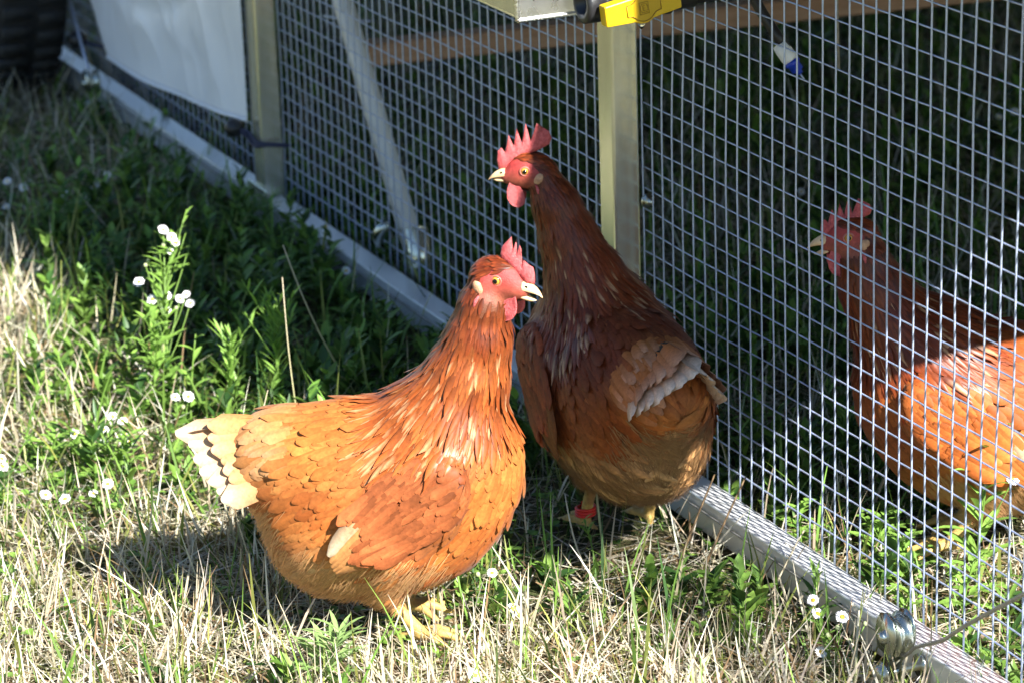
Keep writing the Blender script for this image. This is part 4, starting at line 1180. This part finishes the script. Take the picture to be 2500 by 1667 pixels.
# 4 creeping broad-leaved cover (clover like leaflets)
x, y = scatter(2600); dry, up = sward(x, y); pt = fbm(x, y, 131, 7.0)
k = rng.random(len(x)) < (1.0 - dry) ** 1.6 * np.clip((pt - .3) * 3.5, .05, 1) * 1.6; x, y = x[k], y[k]; n = len(x)
hgt = .006 + .030 * rng.random(n); a0 = rng.random(n) * 6.283
lv = []
for j in range(3):
    az = a0 + j * 2.094 + .3 * (rng.random(n) - .5); col = pick(n, [GRN, LGR, DGR], [.4, .35, .25])
    lv.append(ribbons(gpos(x, y, hgt), az, 1.0 + .5 * rng.random(n), .5 * rng.random(n), .006 + .007 * rng.random(n), .006 + .006 * rng.random(n), col, col * 1.08, 4, [.15, .85, 1, .75, .1], cup=True))
V, F, C = join(lv); o = mesh_obj('clover_leaves', V, F, MT['leaf'], None, True, C); tag(o, 'low clover like leaves creeping over the ground', 'ground cover', kind='stuff')

# 5 leafy weeds that stand a hand high where the sward is green
x, y = scatter(620); dry, up = sward(x, y); k = (rng.random(len(x)) < np.clip(1.02 - dry, 0, 1) ** 2.4 * 1.1) & ~under_hen(x, y, 1.05); x, y = x[k], y[k]; n = len(x)
H_ = .03 + .07 * rng.random(n); az0 = rng.random(n) * 6.283; tl0 = .35 * rng.random(n); lv = []
kind = rng.random(n)
for j in range(16):
    f = (j + 1) / 16
    pos = gpos(x, y) + np.stack([np.cos(az0) * np.sin(tl0) * H_ * f, np.sin(az0) * np.sin(tl0) * H_ * f, np.cos(tl0) * H_ * f], -1)
    col = pick(n, [GRN, LGR, DGR], [.4, .25, .35])
    Lf = (.018 + .026 * rng.random(n)) * (1.15 - .5 * f)
    lv.append(ribbons(pos, rng.random(n) * 6.283, .45 + .6 * rng.random(n), .7 * rng.random(n), Lf, Lf * np.where(kind < .4, .22, .48), col, col * 1.1, 4, [.2, .9, 1, .6, .05], cup=True))
col = pick(n, [GRN], [1]); lv.append(ribbons(gpos(x, y), az0, tl0, 0 * tl0, H_, np.full(n, .0022), col, col, 3))
V, F, C = join(lv); o = mesh_obj('leafy_weeds', V, F, MT['leaf'], None, True, C); tag(o, 'mass of small leafy green weeds growing along the run', 'weeds', kind='stuff')

# ---- single plants
def flower_meshes():
    ps = []; nP = 30
    a = np.linspace(0, 2 * np.pi, nP, endpoint=False) + (rng.random(nP) - .5) * .08
    for q in a:
        d = np.array([np.cos(q), np.sin(q), 0]); s = np.array([-np.sin(q), np.cos(q), 0]); L = .0078 * (.9 + .2 * rng.random()); zz = .0012 * (rng.random() - .3)
        ps.append((np.array([d * .0022 - s * .0004, d * .0022 + s * .0004, d * L * .75 + s * .00085 + [0, 0, zz + .0006], d * L * .75 - s * .00085 + [0, 0, zz + .0006], d * L + [0, 0, zz]]), [np.array([[0, 1, 2, 3]]), np.array([[3, 2, 4]])]))
    V, F = join(ps); pet = make_mesh('flower', V, F, MT['petal'], False)
    th = np.linspace(0, np.pi / 2, 5)
    V, F = lathe(np.concatenate([np.stack([.0029 * np.sin(th), .0018 * np.cos(th)], -1), [[.0024, -.0022], [.0008, -.0034]]]), 12); dsc = make_mesh('disc', V, F, MT['disc'])
    th = np.linspace(0, np.pi, 6)
    V, F = lathe(np.stack([.0028 * np.sin(th), -.003 * np.cos(th)], -1), 8); bud = make_mesh('bud', V, F, MT['leaf'], True, np.tile([.50, .55, .30], (len(V), 1)))
    return pet, dsc, bud
PET, DSC, BUD = flower_meshes()

def stem_curve(base, h, lean_az, lean, n=8):
    t = np.linspace(0, 1, n)
    return np.asarray(base) + np.stack([np.cos(lean_az) * lean * h * t ** 1.6, np.sin(lean_az) * lean * h * t ** 1.6, h * t], -1)

def plant(name, label, cat, x, y, h, lean_az=0.0, lean=.15, leaves=12, LL=.03, LW=.008, col=LGR, flowers=(), buds=(), style='lance', r=.0013, group=None, branches=0, stem_col=None, leaf_from=.0):
    root = empty(name, (x, y, float(gz(np.array([x]), np.array([y]))[0]))); tag(root, label, cat, group)
    scv = stem_curve((0, 0, 0), h, lean_az, lean)
    parts = []
    sc = np.array(col if stem_col is None else stem_col)
    V, F = tube(scv, np.linspace(r, r * .55, 8), 6); parts.append((V, F, sc * .9))
    tips = [scv]
    for bqi in range(branches):
        f = .45 + .4 * (bqi + rng.random()) / max(branches, 1); p0 = np.array([np.interp(f, np.linspace(0, 1, 8), scv[:, i]) for i in range(3)])
        a = rng.random() * 6.283; bl = h * (.22 + .25 * rng.random()); tt = np.linspace(0, 1, 6)[:, None]
        bc = p0 + tt * bl * np.array([np.cos(a) * .55, np.sin(a) * .55, .8]); bc[:, 2] += bl * .12 * tt[:, 0] ** 2
        V, F = tube(bc, np.linspace(r * .65, r * .4, 6), 5); parts.append((V, F, sc)); tips.append(bc)
    fo = []
    def leaf_at(p, az, tl, L, W, bend=.5):
        one = lambda v: np.array([v])
        c = np.array([col]) * (1 + (rng.random((1, 1)) - .5) * .35)
        if style == 'pinnate':
            # lobed leaf: midrib with paired lobes
            R0 = ribbons(p[None], one(az), one(tl), one(bend), one(L), one(W * .35), c, c, 5, [.3, 1, 1, .8, .1], cup=True); fo.append(R0)
            ctr = R0[0].reshape(5, 3, 3)[:, 1]
            for q in range(1, 5):
                for sg in (-1, 1):
                    fo.append(ribbons(ctr[q - 1:q] * .5 + ctr[q:q + 1] * .5, one(az + sg * .95), one(min(tl + bend * q / 5 + .1, 1.7)), one(.3), one(L * (.52 - .07 * q)), one(W * .42), c, c * 1.05, 4, [.3, 1, .8, .05], cup=True))
        else:
            fo.append(ribbons(p[None], one(az), one(tl), one(bend), one(L), one(W), c, c * 1.1, 5, [.25, .8, 1, .7, .04] if style == 'lance' else [.5, 1, 1, .8, .1], cup=True))
    for q in range(leaves):
        cv = tips[rng.integers(len(tips))] if branches and rng.random() < .5 else scv
        f = leaf_from + (1 - leaf_from) * (q + .5) / leaves; p = np.array([np.interp(f, np.linspace(0, 1, len(cv)), cv[:, i]) for i in range(3)])
        sc2 = 1.1 - .55 * f if style != 'needle' else .8 + .4 * np.sin(f * 3.1)
        leaf_at(p, q * 2.4 + rng.random() * .5, .55 + .45 * rng.random() if style != 'needle' else .45 + .35 * rng.random(), LL * sc2 * (.85 + .3 * rng.random()), LW * sc2, .6 if style != 'needle' else .15)
    V, F, C = join(parts); mesh_obj('stem', V, F, MT['leaf'], root, True, C)
    if fo:
        V, F, C = join(fo); tag(mesh_obj('leaves', V, F, MT['leaf'], root, True, C), kind='stuff')
    for lst, isbud in ((flowers, False), (buds, True)):
        for (dx, dy, dz, ta, tt) in lst:
            head = np.array([dx, dy, dz])
            zf = np.clip(dz - .05 - .02 * rng.random(), .008, h * .95); p0 = np.array([np.interp(zf, scv[:, 2], scv[:, i]) for i in range(3)])
            t = np.linspace(0, 1, 6)[:, None]; cv = p0 * (1 - t) + head * t + np.array([0, 0, 1]) * (np.sin(t * np.pi) * -.006)
            V, F = tube(cv, .0007, 5); mesh_obj('flower_stalk', V, F, MT['leaf'], root, True, np.tile(sc * .95, (len(V), 1)))
            if isbud:
                obj('bud', BUD, root, head)
            else:
                nv_ = Vector((.55 + .5 * (rng.random() - .5), -.10 + .6 * (rng.random() - .5), .75)); fobj = obj('flower', PET, root, head, nv_.to_track_quat('Z', 'Y').to_euler()); fobj.scale = (fs := .72 + .28 * rng.random(), fs, fs)
                obj('disc', DSC, fobj)
    return root

FL = {
    'tall': ((-0.507, -0.425), [(-0.068, 0.029, 0.216, 1.5, 0.45), (-0.057, 0.040, 0.200, 2.3, 0.49), (-0.060, 0.037, 0.207, 3.9, 0.14), (-0.056, 0.033, 0.190, 0.1, 0.64), (-0.062, -0.010, 0.154, 1.6, 0.25), (-0.043, 0.019, 0.137, 6.2, 0.41), (-0.049, 0.002, 0.132, 5.2, 0.41), (-0.034, 0.034, 0.132, 4.0, 0.20), (-0.037, 0.016, 0.119, 3.9, 0.66), (-0.032, 0.042, 0.137, 3.2, 0.58), (-0.027, 0.045, 0.126, 4.2, 0.14)], [(-0.065, 0.005, 0.179, 4.7, 0.48), (-0.062, 0.026, 0.198, 1.9, 0.12), (-0.062, 0.014, 0.182, 5.4, 0.41), (-0.064, 0.001, 0.174, 4.5, 0.67), (-0.033, 0.028, 0.121, 4.4, 0.70)]),
    'cluster': ((-0.343, -0.561), [(-0.017, 0.016, 0.064, 2.4, 0.62), (-0.010, 0.026, 0.058, 2.8, 0.71), (-0.017, 0.004, 0.049, 5.4, 0.16), (-0.012, 0.002, 0.035, 0.8, 0.24), (-0.004, 0.026, 0.043, 6.0, 0.38), (0.001, 0.030, 0.034, 3.9, 0.30)], [(-0.007, 0.014, 0.035, 3.1, 0.35), (-0.012, -0.005, 0.026, 2.2, 0.48)]),
    'single': ((-0.341, -0.599), [(-0.017, 0.005, 0.050, 3.6, 0.69)], [(-0.010, 0.009, 0.037, 4.2, 0.70)]),
    'pair': ((-0.399, -0.445), [(-0.017, -0.001, 0.046, 5.3, 0.74), (-0.011, 0.014, 0.046, 4.2, 0.21)], [(-0.010, 0.006, 0.034, 5.3, 0.73)]),
    'low': ((-0.157, -0.629), [(-0.012, 0.016, 0.052, 5.6, 0.47), (-0.016, -0.001, 0.042, 4.4, 0.24)], []),
    'leftlow': ((-0.155, -0.689), [(-0.018, 0.003, 0.051, 5.2, 0.47), (-0.007, 0.022, 0.046, 1.8, 0.14)], []),
    'edge': ((-0.306, -0.700), [(-0.016, 0.004, 0.048, 5.3, 0.74), (-0.013, 0.004, 0.039, 0.5, 0.62)], []),
    'nearrail': ((0.594, -0.097), [(-0.032, -0.005, 0.080, 2.5, 0.20), (-0.026, -0.003, 0.067, 1.8, 0.60), (-0.015, 0.019, 0.063, 5.4, 0.13), (-0.014, -0.006, 0.030, 3.8, 0.13)], [(-0.014, 0.013, 0.053, 4.5, 0.32), (-0.003, 0.039, 0.056, 5.5, 0.74), (-0.005, 0.022, 0.040, 3.1, 0.75), (-0.016, 0.003, 0.046, 1.9, 0.15)]),
    'byhen': ((0.336, -0.338), [(-0.026, -0.006, 0.063, 3.7, 0.12), (-0.006, 0.008, 0.026, 1.2, 0.37)], [(-0.032, -0.020, 0.062, 3.8, 0.20), (-0.017, -0.004, 0.042, 0.3, 0.66)]),
    'front': ((0.489, -0.451), [(-0.010, 0.010, 0.037, 1.9, 0.72), (-0.017, -0.014, 0.028, 5.6, 0.35)], []),
    'far1': ((-1.423, -0.366), [(-0.021, 0.003, 0.059, 2.9, 0.44), (-0.008, 0.024, 0.049, 4.0, 0.49), (-0.011, -0.005, 0.022, 3.5, 0.50)], []),
    'far2': ((-1.349, -0.261), [(-0.010, 0.032, 0.066, 5.8, 0.43), (-0.014, 0.011, 0.050, 2.7, 0.57), (-0.010, 0.021, 0.053, 1.5, 0.30)], []),
    'far3': ((-1.330, -0.293), [(-0.021, -0.008, 0.047, 6.1, 0.44), (-0.008, 0.019, 0.043, 3.4, 0.11)], []),
    'inside': ((-0.810, 0.671), [(-0.014, 0.012, 0.052, 2.6, 0.48)], [(-0.013, 0.004, 0.041, 0.1, 0.50)]),
    'insider': ((-0.906, 1.128), [(-0.036, -0.017, 0.075, 3.9, 0.14), (-0.028, 0.007, 0.082, 3.9, 0.40)], [(-0.025, -0.004, 0.062, 4.2, 0.33)]),
    'rail': ((-0.905, -0.060), [(-0.019, 0.018, 0.073, 4.4, 0.58), (-0.024, -0.001, 0.062, 0.1, 0.14)], [(-0.017, 0.006, 0.053, 4.2, 0.73)]),
    'rail2': ((-0.798, -0.056), [(-0.015, -0.001, 0.040, 1.6, 0.40), (0.003, 0.023, 0.019, 3.7, 0.31), (-0.018, -0.020, 0.023, 2.3, 0.30)], []),
}
LEAFG = np.array([.19, .33, .06]); SHADEG = np.array([.09, .19, .04]); PALEG = np.array([.24, .36, .12])  # SHADEG: leaf green with shade put into its colour, for plants in shadow
def flea(key, label, h=None, leaves=12, LL=.026, LW=.006, col=LEAFG, branches=3, r=.0012):
    (x, y), fl, bu = FL[key]
    top = max(fl, key=lambda q: q[2]); h = (top[2] - .012) if h is None else h
    plant('fleabane_plant', label, 'flower plant', x, y, h, math.atan2(top[1], top[0]), math.hypot(top[0], top[1]) / max(h, .01), leaves, LL, LW, col, fl, bu, 'lance', r, 'white fleabane plants', branches)
flea('tall', 'tall white fleabane with many flower heads left of the orange hen', leaves=60, LL=.032, LW=.008, branches=9, r=.0016)
flea('cluster', 'low fleabane with a cluster of six small daisies behind the orange tail', leaves=14)
flea('single', 'fleabane with one open daisy, left of the daisy cluster', leaves=8)
flea('pair', 'fleabane with two daisies side by side just above the orange tail', leaves=12)
flea('low', 'small fleabane with two daisies low in the sunlit grass below the cluster', leaves=6)
flea('leftlow', 'fleabane with two pale daisies in the straw near the left picture edge', leaves=5)
flea('edge', 'fleabane cut by the left picture edge', leaves=5)
flea('nearrail', 'fleabane with white daisies and round buds beside the bottom rail', leaves=18, LL=.022, branches=5)
flea('byhen', 'fleabane with a white daisy and buds in front of the orange hen', leaves=6, LL=.018, branches=2)
flea('front', 'fleabane with blurred white daisies at the bottom picture edge', leaves=8)
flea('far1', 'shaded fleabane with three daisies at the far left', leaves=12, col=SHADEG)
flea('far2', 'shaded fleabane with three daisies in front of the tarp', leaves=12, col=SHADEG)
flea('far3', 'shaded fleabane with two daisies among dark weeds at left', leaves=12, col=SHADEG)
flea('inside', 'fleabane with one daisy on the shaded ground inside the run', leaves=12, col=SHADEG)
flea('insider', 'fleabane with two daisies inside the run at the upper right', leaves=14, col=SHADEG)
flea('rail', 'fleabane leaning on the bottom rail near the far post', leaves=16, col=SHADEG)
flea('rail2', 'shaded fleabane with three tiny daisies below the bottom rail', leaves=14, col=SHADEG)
plant('goldenrod_shoot', 'bright green shoot with fine needle leaves behind the orange hen, tallest', 'weed', -.385, -.318, .150, 3.0, .30, 130, .022, .0034, LEAFG * 1.15, style='needle', branches=8, r=.0016, group='needle leaved green shoots')
plant('goldenrod_shoot', 'smaller green needle leaved shoot beside the tall one, nearer the tail', 'weed', -.405, -.380, .115, 2.4, .15, 60, .024, .004, LEAFG * 1.1, style='needle', branches=3, r=.0014, group='needle leaved green shoots')
plant('fleabane_plant', 'bushy leafy fleabane without open flowers at the foot of the tall one', 'flower plant', -.475, -.455, .13, 2.6, .3, 60, .034, .009, LEAFG, style='lance', r=.0014, group='white fleabane plants', branches=7)
plant('pointed_leaf_weed', 'upright weed with broad pointed leaves beside the tall fleabane', 'weed', -.425, -.425, .118, 2.0, .15, 9, .036, .012, LEAFG * 1.1, r=.0015)
plant('long_leaf_weed', 'pale green weed with long narrow leaves at the bottom edge below the hen', 'weed', .375, -.560, .075, .5, .3, 34, .062, .0085, PALEG * .95, r=.0018, leaf_from=.05)
plant('long_leaf_weed', 'upright weed with long pointed leaves inside the run at the right edge', 'weed', .475, .150, .185, 1.8, .10, 22, .060, .012, LEAFG * 1.05, flowers=[(.02, .03, .13, 1.0, .4)], buds=[(.0, .01, .12, 0, 0)], r=.0020)
for i, (x, y, h, L, lb) in enumerate([(.362, .093, .060, .045, 'lobed ragweed in the shade inside the run, nearest the dark hen'), (.421, .101, .050, .042, 'lobed ragweed inside the run in front of the inner hen'),
                                     (.536, .093, .070, .045, 'lobed ragweed in the sun inside the run at the right edge'), (.525, .030, .045, .036, 'small ragweed close to the mesh above the pulley'),
                                     (.445, .045, .050, .036, 'small ragweed between mesh and inner hen'), (.60, .19, .09, .05, 'ragweed under the inner hen at the right picture edge'), (.300, .035, .055, .036, 'ragweed touching the mesh beside the bottom rail')]):
    plant('ragweed', lb, 'weed', x, y, h, rng.random() * 6, .2, 9, L, .018, LEAFG, style='pinnate', r=.0013, group='ragweed plants inside the run')
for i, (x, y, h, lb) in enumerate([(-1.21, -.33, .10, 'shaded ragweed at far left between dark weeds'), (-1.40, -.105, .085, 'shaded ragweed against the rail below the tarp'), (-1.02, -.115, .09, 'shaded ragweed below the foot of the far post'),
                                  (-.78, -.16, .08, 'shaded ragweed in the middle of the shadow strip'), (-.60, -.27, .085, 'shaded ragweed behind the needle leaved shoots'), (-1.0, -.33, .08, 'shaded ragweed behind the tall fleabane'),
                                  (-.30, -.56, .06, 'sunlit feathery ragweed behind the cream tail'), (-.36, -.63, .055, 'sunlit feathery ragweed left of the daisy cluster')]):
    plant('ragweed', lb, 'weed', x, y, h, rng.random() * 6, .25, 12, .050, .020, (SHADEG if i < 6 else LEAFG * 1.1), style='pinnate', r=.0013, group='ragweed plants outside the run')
plant('sprig', 'small green sprig in front of the yellow leg of the dark hen', 'weed', .232, -.185, .062, 4.0, .2, 12, .020, .005, LEAFG, r=.0010, leaf_from=.5)

def stalk(label, x, y, d, r=.0012, c0=YGR, c1=STRAW, name='grass_stalk', wob=.006, head=False):
    t = np.linspace(0, 1, 9); z0 = float(gz(np.array([x]), np.array([y]))[0])
    root = empty(name, (x, y, z0)); tag(root, label, 'grass stalk' if name == 'grass_stalk' else 'twig')
    pts = t[:, None] * np.array(d) + np.stack([wob * np.sin(t * 3.1), -wob * np.sin(t * 3.1), 0 * t], -1)
    V, F = tube(pts, np.linspace(r, r * .5, 9), 5)
    C = np.array(c0) + (np.array(c1) - np.array(c0)) * np.clip(np.repeat(t, 5), 0, 1)[:, None]; C = np.concatenate([C, [C[0]], [C[-1]]])
    mesh_obj('stem', V, F, MT['grass'], root, True, C)
    if head:
        k = 14; f = .55 + .42 * rng.random(k); P = np.stack([np.interp(f, t, pts[:, i]) for i in range(3)], -1)
        q = ribbons(P, rng.random(k) * 6.28, .3 + .5 * rng.random(k), .3 * rng.random(k), .010 + .006 * rng.random(k), np.full(k, .0022), np.tile(STRAW, (k, 1)), np.tile(BLEACH, (k, 1)), 3, [.3, 1, .1])
        tag(mesh_obj('seed_head', *q[:2], MT['grass'], root, True, q[2]), kind='stuff')
    return root
stalk('long bent yellow green grass stalk behind the back of the orange hen', -.352, -.212, (-.107, -.065, .207), .0016, YGR, STRAW, wob=.014)
stalk('shorter green stalk crossing the long bent one', -.414, -.246, (-.047, -.024, .097), .0011, YGR, YGR)
stalk('thin red brown stalk through the tall fleabane', -.545, -.398, (-.037, .042, .149), .0011, BROWN, BROWN * 1.3)
stalk('green stalk standing in the straw at the left', -.742, -.485, (-.041, .011, .124), .0012, GRN, YGR)
stalk('thin upright green stalk beside the needle leaved shoots', -.244, -.342, (-.076, .011, .217), .0011, YGR, STRAW)
stalk('dark brown twig leaning beside the rail, left of two', .303, -.128, (-.013, .061, .110), .0019, BROWN * .6, BROWN * .75, 'twig', .004)
stalk('dark brown twig leaning beside the rail, right of two', .318, -.105, (-.010, .066, .108), .0019, BROWN * .6, BROWN * .75, 'twig', .004)
stalk('green grass stalk in front of the rump of the dark hen', .262, -.185, (-.050, .010, .135), .0019, GRN * 1.2, STRAW, wob=.004)
stalk('dry stalk in front of the yellow leg of the dark hen', .238, -.198, (-.036, -.008, .086), .0014, STRAW, BLEACH)
stalk('dry stalk with seed head crossing the bottom rail', .394, -.062, (.010, .040, .080), .0014, STRAW, STRAW, head=True)
stalk('dry stalk with seed head leaning over the rail by the pulley', .522, -.055, (.014, .040, .064), .0013, STRAW, BLEACH, head=True)
stalk('dry straw stalk standing in front of the near pulley', .650, -.105, (-.025, .019, .089), .0022, YGR, BLEACH, wob=.003)
stalk('thin stalk rising in front of the orange belly', .235, -.520, (-.037, .019, .121), .0010, YGR, YGR)
stalk('green blade rising in front of the orange breast', .330, -.375, (-.038, -.004, .097), .0018, GRN * 1.3, LGR)
stalk('pale stalk behind the orange back, nearest the daisies', -.140, -.457, (-.036, .048, .130), .0010, YGR, STRAW)
# pebble inside the run
th = np.linspace(0, np.pi, 10); V, F = lathe(np.stack([.010 * np.sin(th), -.008 * np.cos(th)], -1), 14)
V = V * [1.1, .9, 1] * (1 + .18 * (noise2(V[:, 0] + V[:, 2], V[:, 1], 9, 160)[:, None] - .5))
o = mesh_obj('pebble', V + np.array([.603, .079, .012]), F, MT['stone']); tag(o, 'small tan pebble on the ground inside the run above the pulley', 'pebble')
